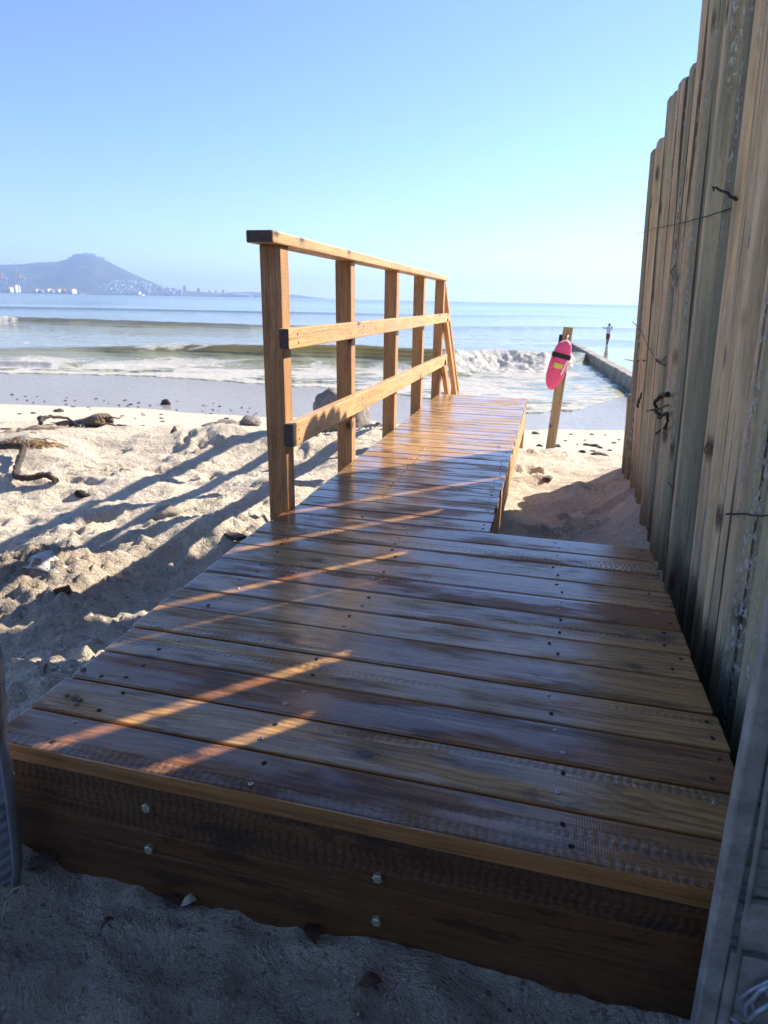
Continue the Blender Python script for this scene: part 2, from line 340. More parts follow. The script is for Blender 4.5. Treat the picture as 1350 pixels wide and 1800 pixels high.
M['rooft'] = plain('rust_red_roof', (.35, .13, .08), .8, .1, .1, .05)
M['crane'] = plain('crane_orange', (.50, .20, .08), .6, .1, .2, .05)
M['craneb'] = plain('crane_blue_grey', (.16, .20, .28), .6, .1, .2, .05)
M['scrub'] = plain('dark_tree_foliage', (.045, .06, .03), .9, .3, .2, .2)
M['conc'] = plain('sea_wall_concrete', (.30, .27, .22), .85, .35, 1.2, .6, bd=.05)
M['stone'] = plain('beach_rock', (.25, .22, .18), .85, .3, 7, .8, bd=.02)
M['kelp'] = plain('dark_seaweed', (.035, .028, .020), .55, .4, 25, .6)
M['pebble'] = plain('dark_pebble', (.045, .042, .040), .5, .3, 25, .4)
M['drift'] = plain('driftwood_bark', (.20, .15, .105), .85, .45, 14, .9, bd=.02)
M['driftd'] = plain('dark_wet_driftwood', (.060, .045, .034), .7, .4, 18, .9, bd=.02)
M['twig'] = plain('dry_dark_twig', (.030, .024, .019), .8, .3, 60, .5)
M['straw'] = plain('pale_dry_straw', (.42, .36, .24), .8, .2, 60, .3)
M['leaf'] = plain('dry_brown_leaf', (.10, .055, .035), .7, .3, 60, .4)
M['shell'] = plain('pale_shell', (.52, .46, .36), .6, .15, 60, .4)
M['bag'] = plain('thin_white_plastic', (.50, .47, .41), .35, .1, 20, .3)
M['steel'] = plain('painted_grey_steel', (.30, .285, .26), .45, .25, 26, .5, bd=.004)
M['steelL'] = plain('pale_galvanised_sheet', (.33, .36, .40), .35, .15, 20, .2, .3)
M['pink'] = plain('pink_moulded_plastic', (.74, .085, .21), .35, .06, 12, .08)
M['yellow'] = plain('yellow_sticker', (.62, .60, .10), .5, .1, 30, .05)
M['strap'] = plain('black_webbing', (.015, .015, .018), .7, .2, 80, .4)
M['rope'] = plain('white_cord', (.80, .76, .70), .6, .1, 60, .3)
M['shirt'] = plain('white_cloth', (.72, .74, .80), .9, .08, 12, .3)
M['shorts'] = plain('dark_red_cloth', (.30, .025, .035), .9, .15, 12, .3)
M['skin'] = plain('brown_skin', (.085, .045, .030), .6, .1, 20, .1)
M['hair'] = plain('black_hair', (.010, .009, .009), .7, .2, 60, .4)
M['straws'] = plain('ochre_kelp_straw', (.46, .31, .15), .9, .3, 40, .8)
# ------------------------------------------------------------------ ground
D = -0.75                                           # deck top
PR_S = [-30000, -60, -3, 0.2, 2, 4.4, 5.4, 7, 8, 10.5, 13.5, 17, 20, 23, 30, 60]
PR_Z = [-1.2, -1.1, -1.0, -1.0, -1.04, -1.07, -1.17, -1.50, -1.75, -2.13, -2.50, -2.70, -2.84, -2.93, -3.4, -6.0]
def mound(x, y, cx, cy, rx, ry, a, rot=0):
    c, s = math.cos(rot), math.sin(rot); dx = (x-cx)*c+(y-cy)*s; dy = -(x-cx)*s+(y-cy)*c
    return a*np.exp(-(dx/rx)**2-(dy/ry)**2)
_fr = np.random.RandomState(11)
FP = []
while len(FP) < 120:
    if _fr.rand() < .72: a_, b_ = _fr.uniform(-5.5, -1.0), _fr.uniform(.9, 6.2)
    elif _fr.rand() < .5: a_, b_ = _fr.uniform(-.05, .45), _fr.uniform(2.2, 5.5)
    else: a_, b_ = _fr.uniform(-.9, .35), _fr.uniform(.30, .70)
    FP.append((a_, b_, _fr.uniform(0, 6.28), _fr.uniform(.8, 1.15), _fr.uniform(.018, .042)*(.25 if b_ < .8 else .8)))
FPA = np.array(FP)
def _foot(dx, dy, th, k, dep):
    c, s_ = np.cos(th), np.sin(th); u = (dx*c+dy*s_)/(.135*k); v = (-dx*s_+dy*c)/(.052*k*(1+.18*np.sin(u*1.6)))
    q = np.sqrt(u*u+v*v)
    return -dep*(1-sstep(.72, 1.0, q))*(1+.25*u)+dep*.55*np.exp(-((q-1.22)/.20)**2)*(1+.5*np.sin(3*th+4*u))
def feet(x, y):
    z = np.zeros_like(x)
    if x.size < 50:
        for i in range(x.size):
            dx = x.flat[i]-FPA[:, 0]; dy = y.flat[i]-FPA[:, 1]; k = np.hypot(dx, dy) < .3
            if k.any(): z.flat[i] = _foot(dx[k], dy[k], FPA[k, 2], FPA[k, 3], FPA[k, 4]).sum()
        return z
    for a, b, th, k, dep in FP:
        j0, j1 = np.searchsorted(y[:, 0], (b-.3, b+.3)) if y[0, 0] != y[-1, 0] and x[0, 0] == x[-1, 0] else (0, len(y))
        sub = (slice(j0, j1), slice(None))
        if x[0, 0] == x[-1, 0]: i0, i1 = np.searchsorted(x[0], (a-.3, a+.3)); sub = (slice(j0, j1), slice(i0, i1))
        else: continue
        z[sub] += _foot(x[sub]-a, y[sub]-b, th, k, dep)
    return z
def ground(x, y):
    x = np.asarray(x, float); y = np.asarray(y, float)
    s = y-.07*x; z = np.interp(s, PR_S, PR_Z)
    near = sstep(14, 3.0, np.hypot(x, y-1)) ; flat = sstep(9.0, 6.0, s)       # trampled dry sand
    tr = flat*(.25+.75*near)
    fr = sstep(.85, .55, y)                                   # smoother in front of the step
    rough = (.080*fbm(x*1.0+3, y*1.3+8, 2)+.030*np.abs(fbm(x*2.6, y*3.1+4, 2))-.02+.020*fbm(x*5, y*6.5, 3, .55)-.010*np.abs(fbm(x*11, y*12, 3))+.006*fbm(x*27, y*29, 3))*tr
    z = z+rough*.82*(1-.45*fr)*np.where(x > -.2, .65, 1)
    z = z+feet(x, y)
    mk = sstep(.1, .5, fbm(x*2.2+40, y*2.2, 2))*tr*(1-fr)
    cl = mound(x, y, -1.75, 1.75, .55, .5, 1)+.7*mound(x, y, -1.2, 1.3, .3, .3, 1)+.35*mk+.5*mound(x, y, -1.25, 2.9, .5, .5, 1)
    z = z+np.clip(cl, 0, 1)*(.042*np.abs(fbm(x*15, y*15, 3, .6))+.016*fbm(x*36, y*36, 2))
    z = z+mound(x, y, -1.72, 1.72, .32, .28, .20, .4)+mound(x, y, -1.45, 2.35, .55, .16, .10, .35)+mound(x, y, -1.15, 1.25, .2, .12, .06, .6)
    z = z+mound(x, y, -1.5, 3.4, .5, .22, .07, .3)+mound(x, y, -1.9, 4.6, .8, .4, .14, .2)+mound(x, y, -2.6, 3.1, .5, .22, .07, .5)+mound(x, y, -3.6, 4.0, .8, .3, .08, .2)
    z = z+mound(x, y, -1.35, 5.3, .5, .5, .13)-mound(x, y, -1.25, 1.85, .3, .18, .05)
    z = z+mound(x, y, .55, 3.3, .16, 1.3, .13)-mound(x, y, .12, 3.0, .2, .8, .03)
    z = z+mound(x, y, -.1, .55, .5, .18, .018)+fr*sstep(.2, .3, y)*(.012*fbm(x*12, y*13, 4, .62)-.006*np.abs(fbm(x*20+3, y*22, 3))+.010*np.abs(fbm(x*38, y*38, 2))*sstep(.0, .3, fbm(x*4, y*4+7, 2)))
    z = np.maximum(z, z+(.22-z)*sstep(.585, .66, x)*sstep(4.4, 3.3, y))   # dune held back by the pole fence
    # below the boards the sand stays clear of the timber
    inp = sstep(-.93, -.86, x)*sstep(.40, .34, x)*sstep(.78, .84, y)*sstep(2.16, 2.05, y)
    inr = sstep(-.93, -.86, x)*sstep(-.10, -.17, x)*sstep(2.0, 2.1, y)*sstep(5.6, 5.4, y)
    k = np.maximum(inp, inr); z = z*(1-k)+np.minimum(z, -1.06)*k
    z = z+.010*fbm(x*.5, y*.9, 3)*sstep(8, 12, s)*sstep(26, 18, s)
    return z
def gz(x, y): return float(ground(np.array([x]), np.array([y]))[0])
def onsand(px, py, z0=-1.0):
    z = z0
    for _ in range(14): p = atz(px, py, z); z = .5*z+.5*gz(p.x, p.y)
    p = atz(px, py, z); p.z = gz(p.x, p.y); return p
def spaced(segs):
    o = []
    for a, b, h0, h1 in segs:
        n = max(2, int(round((b-a)/((h0+h1)/2)))); t = np.linspace(0, 1, n, endpoint=False)
        r = h1/h0; o.append(a+(b-a)*((r**t-1)/(r-1) if abs(r-1) > 1e-3 else t))
    o.append(np.array([segs[-1][1]])); return np.concatenate(o)
gx = spaced([(-9000, -60, 2500, 12), (-60, -8, 5, .12), (-8, -2.6, .10, .022), (-2.6, -.8, .014, .014), (-.8, .7, .018, .018), (.7, 6, .05, .25), (6, 60, .4, 5), (60, 9000, 12, 2500)])
gy = spaced([(-9000, -30, 2500, 6), (-30, .25, 4, .03), (.25, 3.2, .014, .016), (3.2, 7, .018, .05), (7, 26, .06, .16), (26, 62, .3, 3)])
GX, GY = np.meshgrid(gx, gy); GZ = ground(GX, GY)
S_ = GY-.07*GX
WET = sstep(12.9, 14.6, S_+.8*fbm(GX*.25, GY*.3+5, 3)-.25*np.clip(GX+4, -8, 0)*.12)
DAMP_SHADE = np.clip(mound(GX, GY, -1.75, 1.7, .45, .4, 1.0)+.85*sstep(.95, .6, GY), 0, 1)  # brown mound, plus shade painted into the sand in front of the step
tag(grid_mesh("sand_ground", GX, GY, GZ, M['sand'], {'wet': WET, 'damp_shade': DAMP_SHADE}), kind='structure')
# ------------------------------------------------------------------ sea (fan from the beach to the horizon)
SEA = -2.9
AZ0 = math.atan2(ray(675, 527)[0], ray(675, 527)[1])
def bearing(px, py, z): p = atz(px, py, z); return math.atan2(p.x, p.y), math.hypot(p.x, p.y)
be = np.concatenate([np.linspace(-78, -38, 40, endpoint=False), np.linspace(-38, 36, 620, endpoint=False), np.linspace(36, 78, 40)])*math.pi/180+AZ0
rr = np.concatenate([np.arange(13, 34, .085), np.arange(34, 62, .16), 62*np.power(12000/62., np.linspace(0, 1, 190))])
B, RR = np.meshgrid(be, rr); SX = RR*np.sin(B); SY = RR*np.cos(B); SS = SY-.07*SX
H = np.zeros_like(SX); F = np.zeros_like(SX)
def crest(pts, amp, wf, wb, seed=0, skew=0):
    q = sorted(bearing(px, py, SEA+amp*a) for px, py, a in pts); bq = [a for a, _ in q]; rq = [r for _, r in q]
    am = sorted((bearing(px, py, SEA+amp*a)[0], a) for px, py, a in pts)
    rc = np.interp(B, bq, rq)+.35*fbm(B*9+seed, B*3, 2); a = np.interp(B, [x for x, _ in am], [x for _, x in am])
    d = RR-rc; hh = amp*a*np.where(d < 0, np.exp(-np.abs(d/wf)**1.8), np.exp(-(d/wb)**2)); return d, hh, a
# distant and near swells
for pts, am, wf, wb, sd_ in (
    ([(-300, 536, .8), (0, 539, 1), (440, 547, 1), (800, 554, .7), (1100, 556, .5)], .6, 5, 9, 1),
    ([(-300, 531, 1), (440, 540, 1), (800, 544, 1), (1100, 548, 1)], .5, 9, 15, 5),
    ([(-300, 550, 1), (0, 556, 1), (120, 560, 1), (250, 564, .95), (440, 571, .8), (640, 574, .5), (830, 574, .5), (1000, 574, .4)], .78, 2.4, 4.5, 2)):
    d, hh, a = crest(pts, am, wf, wb, sd_); H += hh
    if sd_ == 2:
        bl = bearing(26, 560, SEA+.9)[0]; m = sstep(bl+.012, bl-.010, B)
        F = np.maximum(F, m*np.exp(-((d+1.2)/2.4)**2)*1.1); H += m*np.exp(-((d+.8)/2.0)**2)*(.35*np.abs(fbm(SX*.8, SY*.8, 3)))
d2, hh, a2 = crest([(-300, 612, .5), (0, 612, .45), (150, 611, .5), (300, 607, .75), (440, 606, .9), (560, 606, 1), (640, 608, 1), (720, 611, 1), (800, 617, .95), (880, 617, .85), (960, 620, .8), (1010, 620, .6), (1060, 622, .2), (1200, 622, .1)], .85, 1.25, 2.6, 3)
H += hh
b_ = lambda px, py=615: bearing(px, py, SEA+.7)[0]
wwm = sstep(b_(755), b_(800), B)*sstep(b_(1030), b_(1000), B)
ww = wwm*np.exp(-((d2+1.0)/1.5)**2)
lump = np.abs(fbm(SX*1.5, SY*1.5, 3, .5))+.03*fbm(SX*5, SY*5, 2)
H += ww*(.18*lump-.02+.06*fbm(SX*2.6, SY*2.6, 4, .6)); F = np.maximum(F, ww*1.25)
F = np.maximum(F, sstep(b_(430), b_(300), B)*sstep(b_(180), b_(260), B)*np.exp(-((d2+.2)/.5)**2)*.75)
F = np.maximum(F, np.exp(-((d2-.1)/.25)**2)*.45*sstep(b_(280), b_(340), B)*sstep(b_(760), b_(700), B))
# lacy foam sheet shoreward of the breaker
shore = np.interp(B, [b_(-300), b_(0, 655), b_(220, 655), b_(440, 670), b_(640, 685), b_(760, 700), b_(830, 735), b_(930, 738), b_(1010, 728), b_(1070, 705), b_(1100, 690), b_(1300, 690)],
                  [bearing(px, py, -2.86)[1] for px, py in ((-300, 650), (0, 655), (220, 657), (440, 672), (640, 686), (760, 705), (830, 736), (930, 739), (1010, 729), (1070, 706), (1100, 692), (1300, 690))])
shore = shore+.35*fbm(B*30, B*0+2, 3)
ds = RR-shore
zone = sstep(-.15, .25, ds)*sstep(-.6, -2.2, d2)
patch = fbm(SX*.22+5, SY*.33, 3)
F = np.maximum(F, zone*np.clip(.60+.42*patch, .10, .95))
F = np.maximum(F, np.exp(-((ds-.22)/.16)**2)*.95*sstep(b_(700), b_(800), B))
F = np.maximum(F, np.exp(-((ds-.4)/.5)**2)*.85*sstep(b_(700), b_(600), B))
F = np.maximum(F, np.exp(-((d2-9)/4.)**2)*np.clip(.32+.3*patch, 0, .5)*sstep(b_(700), b_(500), B))
db, hb, ab = crest([(-300, 632, 1), (0, 633, 1), (90, 637, 1), (150, 641, .4), (220, 645, 0)], .22, .35, .8, 9); H += hb
F = np.maximum(F, np.exp(-((db+.3)/.7)**2)*.9*ab)
H += .035*fbm(SX*.5, SY*.8, 4)*sstep(-1, 4, ds)*sstep(200, 50, RR)+.02*lump*zone*F
# sea wall line
W0, W1 = Vector((1.45, 45.5)), Vector((3.05, 25.6))
wd = (W1-W0).normalized(); WE = W1+wd*15
side = (SX-W0.x)*wd.y-(SY-W0.y)*wd.x                # >0 : left of the wall
right = sstep(.0, -.3, side)*sstep(W0.y+14, W0.y+2, SY)
CALM = right*.9
H = H*(1-right)+right*.02
near_wall = np.exp(-np.clip(side, 0, 99)/1.3)*(side > 0)*sstep(47, 44, SY)
F = F*(1-.85*near_wall)*(1-right)
F = np.maximum(F, right*.75*np.exp(-((RR-60-2*fbm(SX*.3, SX*.1, 2))/1.6)**2))
gzs = ground(SX, SY)
SZ = SEA+H
film = sstep(-.1, .15, ds)*sstep(30, 23, SS)
SZ = np.where(SY < 40, np.where(ds > -.1, np.maximum(SZ, gzs+.012+.02*film), np.minimum(SZ, gzs-.06)), SZ)
tag(grid_mesh("sea", SX, SY, SZ, M['sea'], {'foam': np.clip(F, 0, 1.3), 'calm': np.clip(CALM+sstep(3, 0, ds)*.85, 0, 1), 'rng': RR, 'thin': sstep(.15, .75, H)*(RR < 150)}), kind='structure')
# ------------------------------------------------------------------ far shore
ridge = [(-700, 500), (-400, 487), (-200, 474), (-80, 468), (0, 465), (40, 464), (62, 461), (100, 459.5), (118, 455), (132, 449), (150, 446.5), (165, 448), (182, 455), (200, 464), (230, 479), (255, 490), (278, 500), (300, 506.5), (330, 511), (370, 514), (420, 517)]
rp = [aty(px, py, 6000) for px, py in ridge]
hx = np.linspace(-10500, -2900, 240); hy = np.concatenate([np.linspace(4900, 6000, 46), np.linspace(6060, 9000, 24)])
HX, HY = np.meshgrid(hx, hy)
rh = np.interp(HX*6000/np.maximum(HY, 5600), [p.x for p in rp], [p.z for p in rp])
prof = np.interp(HY, [4900, 5150, 5500, 5800, 6000, 6500, 9000], [0, .10, .42, .83, 1, .8, .0])
nz = fbm(HX/420, HY/420, 5)*.16*np.sin(np.clip(prof, 0, 1)*np.pi)
HZ = SEA-4+(np.maximum(rh, 8)+4)*np.clip(prof+nz, 0, 1.0)+6*fbm(HX/90, HY/90, 3)*(prof > .15)*(prof < .97)
tag(grid_mesh("hills", HX, HY, HZ, M['hill']), kind='structure')
def boxes(mb, x, y, z, sx, sy, sz, mi=0, rot=0, pid=.5):
    c, s = math.cos(rot), math.sin(rot); vs = []
    for dz in (0, sz):
        for dx, dy in ((-1, -1), (1, -1), (1, 1), (-1, 1)):
            a, b = dx*sx/2, dy*sy/2; vs.append((x+a*c-b*s, y+a*s+b*c, z+dz))
    mb.add(vs, [(3, 2, 1, 0), (4, 5, 6, 7), (0, 1, 5, 4), (1, 2, 6, 5), (2, 3, 7, 6), (3, 0, 4, 7)], pid=pid, mi=mi)
# low headland right of the hill
hl = [(300, 514), (380, 514), (400, 513), (440, 512), (470, 514), (510, 517), (525, 519), (540, 523), (560, 524.5), (590, 526)]
hlp = [aty(px, py, 6600) for px, py in hl]
lx = np.linspace(hlp[0].x-200, hlp[-1].x, 90); ly = np.linspace(6300, 7600, 12); LX, LY = np.meshgrid(lx, ly)
LZ = SEA-3+(np.interp(LX, [p.x for p in hlp], [p.z for p in hlp])+5)*np.interp(LY, [6300, 6450, 6600, 7600], [0, .6, 1, 0])+2*fbm(LX/60, LY/60, 3)
tag(grid_mesh("headland", LX, LY, LZ, M['hill']), kind='structure')
# hillside town: one mass of tiny white houses
mb = MB()
for i in range(620):
    px = rnd.triangular(60, 335, 215); fy = rnd.random()
    top = np.interp(px, [60, 140, 200, 240, 300, 335], [506, 501, 493, 492, 505, 511])
    py = 515-(515-top)*(fy**1.3); y = 5180+ (515-py)/25.*420; p = aty(px, py, y)
    z = max(SEA, p.z-6); s = rnd.uniform(9, 20)
    boxes(mb, p.x, y, z-14, s*rnd.uniform(.8, 2.2), s, 14+rnd.uniform(5, 12), 0 if rnd.random() < .75 else 1, rnd.uniform(-.4, .4))
tag(mb.build("hillside_town", [M['city'], M['white']]), "tiny white houses of the town spread over the foot of the hazy hill", "town", kind='stuff')
mb = MB()
for i in range(70):
    px = rnd.choice([rnd.uniform(128, 168), rnd.uniform(128, 140), rnd.uniform(104, 185)]); y = 6000
    py = np.interp(px, [a for a, _ in ridge], [b for _, b in ridge]); p = aty(px, py, y); hh_ = rnd.uniform(3, 8)
    mb.tube([p+Vector((0, 0, -8)), p+Vector((0, 0, hh_*.5))], 1.0, 5)
    for k in range(5):
        q = p+Vector((rnd.gauss(0, 5), rnd.gauss(0, 5), hh_*.5+rnd.uniform(0, 5))); r = rnd.uniform(2.5, 4.5)
        mb.sweep([q-Vector((0, 0, r)), q-Vector((0, 0, r*.3)), q+Vector((0, 0, r*.6)), q+Vector((0, 0, r))], [(r*math.cos(t_*1.05), r*math.sin(t_*1.05)) for t_ in range(6)], [.3, 1, .9, .2])
tag(mb.build("ridge_wood", M['scrub']), "dark row of trees along the summit ridge of the hazy hill", "wood", kind='stuff')
def tower(px, top, wpx, y, label, mat='city', n=8):
    b = aty(px, 517, y); t = aty(px, top, y); wd_ = wpx*y/FPX; z0 = SEA-2
    e = empty("tower_block", (b.x, y, z0), label, "building")
    m = MB(); boxes(m, b.x, y, z0, wd_, wd_*.8, t.z-z0); m.build("wall", M[mat], e)
    m = MB(); boxes(m, b.x, y, t.z, wd_*.5, wd_*.4, (t.z-z0)*.06); m.build("roof_box", M[mat], e)
    for k in range(n):
        m = MB(); boxes(m, b.x, y-wd_*.4-.2, z0+(t.z-z0)*(k+.45)/n, wd_*.86, .6, (t.z-z0)/n*.42); m.build("window_band", M['cityd'], e)
tower(326, 503, 6, 6000, "tallest grey tower block standing alone right of the hill's foot", n=12)
tower(350.5, 506.5, 5.5, 6100, "shorter grey tower block just right of the tallest tower", n=9)
tower(369, 510.5, 4, 6200, "small squat block third along from the tallest tower", n=5)
tower(380, 511.5, 4, 6200, "smallest block beside the low white dome on the far shore", n=4)
tower(393, 510, 4.5, 6300, "low block left of the white dome on the far shore", n=5)
# dome (stadium)
e0 = aty(424, 515, 6200); e = empty("stadium", (e0.x, 6200, SEA), "low pale oval stadium on the far shore left of the handrail's nearest post", "stadium")
m = MB(); el = [(115*math.cos(k*math.pi/16), 90*math.sin(k*math.pi/16)) for k in range(32)]
m.sweep([(e0.x, 6200, SEA), (e0.x, 6200, SEA+10), (e0.x, 6200, SEA+24)], el, [.9, 1.02, 1.0], (0, 1, 0)); m.build("bowl", M['white'], e)
m = MB(); m.sweep([(e0.x, 6200, SEA+24.2), (e0.x, 6200, SEA+32), (e0.x, 6200, SEA+36)], el, [.98, .75, .4], (0, 1, 0)); m.build("roof", M['city'], e)
# harbour quay with warehouses, cranes, ship
q0, q1 = aty(-420, 512, 3600), aty(140, 515, 3600)
m = MB(); boxes(m, (q0.x+q1.x)/2, 3680, SEA-3, q1.x-q0.x, 160, 6.5); tag(m.build("harbour_quay", M['conc']), "long low harbour quay below the hazy hill at the left edge", "quay")
wl_ = [(18, 6, 503, 'white'), (28.5, 5, 498, 'white'), (62, 13, 507, 'white'), (73, 7, 509, 'city'), (84, 9, 506, 'white'), (93, 5, 509, 'city'), (103, 8, 507, 'white'), (113, 6, 508, 'rooft'), (125, 14, 506.5, 'white'), (-30, 24, 504, 'white'), (-70, 30, 506, 'city')]
wlab = ["white warehouse under the leftmost harbour crane", "tall white silo block between the two harbour cranes", "long white shed right of the second crane", "grey shed in the middle of the quay", "white gabled shed near the middle of the quay", "small grey shed on the quay", "white gabled shed towards the right end of the quay", "rust red shed towards the right end of the quay", "long white shed at the right end of the quay", "white shed beyond the left edge of the photo", "grey shed far beyond the left edge of the photo"]
for (px, wp, top, mt), lb in zip(wl_, wlab):
    p = aty(px, top, 3640); wd_ = wp*3640/FPX; e = empty("warehouse", (p.x, 3640, SEA+3.5), lb, "warehouse")
    hgt = max(8, p.z-SEA-3.5); m = MB(); boxes(m, p.x, 3640, SEA+3.5, wd_, 40, hgt*.8); m.build("wall", M[mt], e)
    m = MB(); a, b, z = wd_/2+1, 21, SEA+3.5+hgt*.8
    m.add([(p.x-a, 3640-b, z), (p.x+a, 3640-b, z), (p.x+a, 3640+b, z), (p.x-a, 3640+b, z), (p.x-a, 3640, z+hgt*.25), (p.x+a, 3640, z+hgt*.25)], [(0, 1, 5, 4), (2, 3, 4, 5), (0, 4, 3), (1, 2, 5), (3, 2, 1, 0)]); m.build("roof", M['rooft' if mt == 'white' else 'city'], e)
    m = MB(); boxes(m, p.x, 3640-20.3, SEA+3.6, wd_*.25, .5, hgt*.45); m.build("door", M['cityd'], e)
for px, lb in ((8, "leftmost ship-to-shore gantry crane with orange apex and raised boom"), (40, "second gantry crane with orange apex, right of the white silo block"), (-45, "gantry crane beyond the left edge of the photo")):
    y = 3600; z0 = SEA+3.5; c = aty(px, 512, y); zt = aty(px, 489, y).z; za = aty(px, 481, y).z; zb = aty(px-4, 468, y).z; hw = 24
    e = empty("harbour_crane", (c.x, y, z0), lb, "crane", "harbour cranes on the quay")
    for sx in (-1, 1):
        for sy in (-1, 1):
            m = MB(); m.beam((c.x+sx*hw*.8, y+sy*10, z0), (c.x+sx*hw*.62, y+sy*10, zt), 4, 4); m.build("leg", M['craneb'], e)
    m = MB(); m.beam((c.x-hw, y, zt*.55), (c.x+hw, y, zt*.55), 4, 5); m.build("portal_beam", M['craneb'], e)
    m = MB(); m.beam((c.x-hw*1.4, y, zt), (c.x+hw*1.5, y, zt), 6, 6); m.build("girder", M['white'], e)
    m = MB()
    m.beam((c.x-hw*.6, y, zt+3), (c.x-6, y, za+6), 5, 5); m.beam((c.x+hw*.9, y, zt+3), (c.x-6, y, za+6), 4, 4); m.beam((c.x-2, y, zt+3), (c.x-6, y, za+6), 5, 5); m.build("apex_frame", M['crane'], e)
    m = MB(); m.beam((c.x-hw*.9, y, zt+3), (c.x-hw*1.0, y, zb+20), 4, 4); m.build("boom", M['craneb'], e)
s0, s1 = aty(152, 514, 3300), aty(252, 516, 3300); L_ = s1.x-s0.x; cxs = (s0.x+s1.x)/2
e = empty("cargo_ship", (cxs, 3300, SEA), "long low white ship lying off the foot of the hill", "ship")
m = MB(); m.sweep([(s0.x, 3300, SEA+3), (s0.x+12, 3300, SEA+3), (s0.x+40, 3300, SEA+2.6), (s1.x-20, 3300, SEA+2.6), (s1.x, 3300, SEA+3.2)], [(-14, -5), (14, -5), (16, 4), (-16, 4)], [.15, .5, 1, 1, .8]); m.build("hull", M['white'], e)
m = MB(); boxes(m, s1.x-34, 3300, SEA+6.6, 26, 22, 12); boxes(m, s1.x-34, 3300, SEA+18.6, 14, 18, 4); m.build("superstructure", M['white'], e)
m = MB(); boxes(m, s1.x-24, 3300, SEA+18.8, 6, 6, 9); m.build("funnel", M['rooft'], e)
for k in range(3):
    m = MB(); m.beam((s0.x+50+k*65, 3300, SEA+6.5), (s0.x+50+k*65, 3300, SEA+20), 1.6, 1.6); m.build("mast", M['city'], e)
# ------------------------------------------------------------------ sea wall
m = MB(); n = 60; cs = []
for i in range(n+1):
    p = W0.lerp(WE, i/n); cs.append((p.x, p.y, SEA-.53))
m.sweep(cs, [(-.28, -.9), (.28, -.9), (.24, .92), (.18, .97), (-.18, .97), (-.24, .92)], [1+.015*rnd.uniform(-1, 1) for _ in cs], pid=.5)
tag(m.build("sea_wall", M['conc']), "long stained concrete sea wall running out into the water", "sea wall")
# ------------------------------------------------------------------ walkway
walk = empty("boardwalk", (-.27, 1.4, gz(-.27, 1.4)), "freshly oiled timber walkway with wide front platform, narrower ramp and left handrail", "boardwalk")
PL = [.756, .857, .965, 1.074, 1.187, 1.305, 1.413, 1.531, 1.636, 1.758, 1.874, 1.981, 2.098]
pidP = [.70, .30, .80, .27, .42, .29, .32, .84, .33, .42, .36, .68]
CHP = [1.3, -.2, -.9, 0, -.2, -.5, 0, -1.1, 0, -.3, 0, .9]
m = MB()
for i in range(12):
    y0, y1 = PL[i]+.003, PL[i+1]-.003; x0 = -.905+rnd.uniform(-.008, .008); x1 = .375+rnd.uniform(-.004, .004)
    zc = D-.018+rnd.uniform(-.0012, .0012)
    m.beam((x0, (y0+y1)/2+rnd.uniform(-.001, .001), zc), (x1, (y0+y1)/2+rnd.uniform(-.001, .001), zc), y1-y0, .036, .0035, pid=pidP[i], seg=2, ch=(CHP[i], 0))
pdeck = m.build("platform_deck", M['deck'], walk)
RB = [2.100]
while RB[-1] < 5.44: RB.append(RB[-1]+rnd.uniform(.100, .112))
m = MB(); pids = []
for i in range(len(RB)-1):
    y0, y1 = RB[i]+.0028, RB[i+1]-.0028; far = sstep(2.8, 3.4, y0)
    pd = rnd.uniform(.2, .7)*(1-float(far))+rnd.uniform(0, .12)*float(far); zc = D-.017+rnd.uniform(-.001, .001)  # far boards lighter: sunlit tone put into their colour
    m.beam((-.882+rnd.uniform(-.003, .003), (y0+y1)/2, zc), (-.145+rnd.uniform(-.003, .003), (y0+y1)/2, zc), y1-y0, .034, .003, pid=pd)
    pids.append(pd)
rdeck = m.build("ramp_deck", M['deck'], walk)
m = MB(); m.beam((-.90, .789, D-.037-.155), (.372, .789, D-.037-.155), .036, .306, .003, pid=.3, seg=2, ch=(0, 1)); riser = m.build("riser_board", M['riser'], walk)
m = MB(); m.beam((-.872, .81, D-.145), (-.872, 2.09, D-.145), .038, .21, .003, pid=.4); m.build("side_joist", M['riser'], walk)
m = MB(); m.beam((.340, .81, D-.145), (.340, 2.09, D-.145), .038, .21, .003, pid=.4); m.build("side_joist", M['riser'], walk)
for xx in (-.42, .08):
    m = MB(); m.beam((xx, .81, D-.145), (xx, 2.05, D-.145), .038, .21, .003, pid=.4); m.build("middle_joist", M['riser'], walk)
m = MB(); m.beam((-.30, 2.072, D-.145), (.318, 2.072, D-.145), .036, .21, .003, pid=.5); m.build("back_joist", M['riser'], walk)
for xx in (-.168, -.860):
    m = MB(); m.beam((xx, 2.11, D-.036-.108), (xx, RB[-1]-.004, D-.036-.108), .036, .214, .003, pid=.15, seg=3); m.build("ramp_side_joist", M['rail'], walk)
m = MB(); m.beam((-.840, RB[-1]-.03, D-.036-.108), (-.188, RB[-1]-.03, D-.036-.108), .036, .21, .003, pid=.3); m.build("ramp_end_joist", M['rail'], walk)
for xx, yy in ((-.182, RB[-1]+.034), (-.845, RB[-1]+.034)):
    g = gz(xx, yy); m = MB(); m.beam((xx, yy, g-.25), (xx, yy, D-.037), .07, .07, .003, (0, 1, 0), pid=.1); m.build("leg", M['rail'], walk)
for k in range(3):                                   # steps down to the beach behind the ramp
    zz = D-.2-.2*k; yy = RB[-1]+.20+.25*k; m = MB(); m.beam((-.86, yy, zz), (-.16, yy, zz), .25, .036, .003, pid=.2); m.build("step_tread", M['rail'], walk)
for xx in (-.84, -.18):
    m = MB(); m.beam((xx, RB[-1]+.0, D-.26), (xx, RB[-1]+.85, D-.26-.68), .036, .2, .003, pid=.3); m.build("stair_stringer", M['rail'], walk)
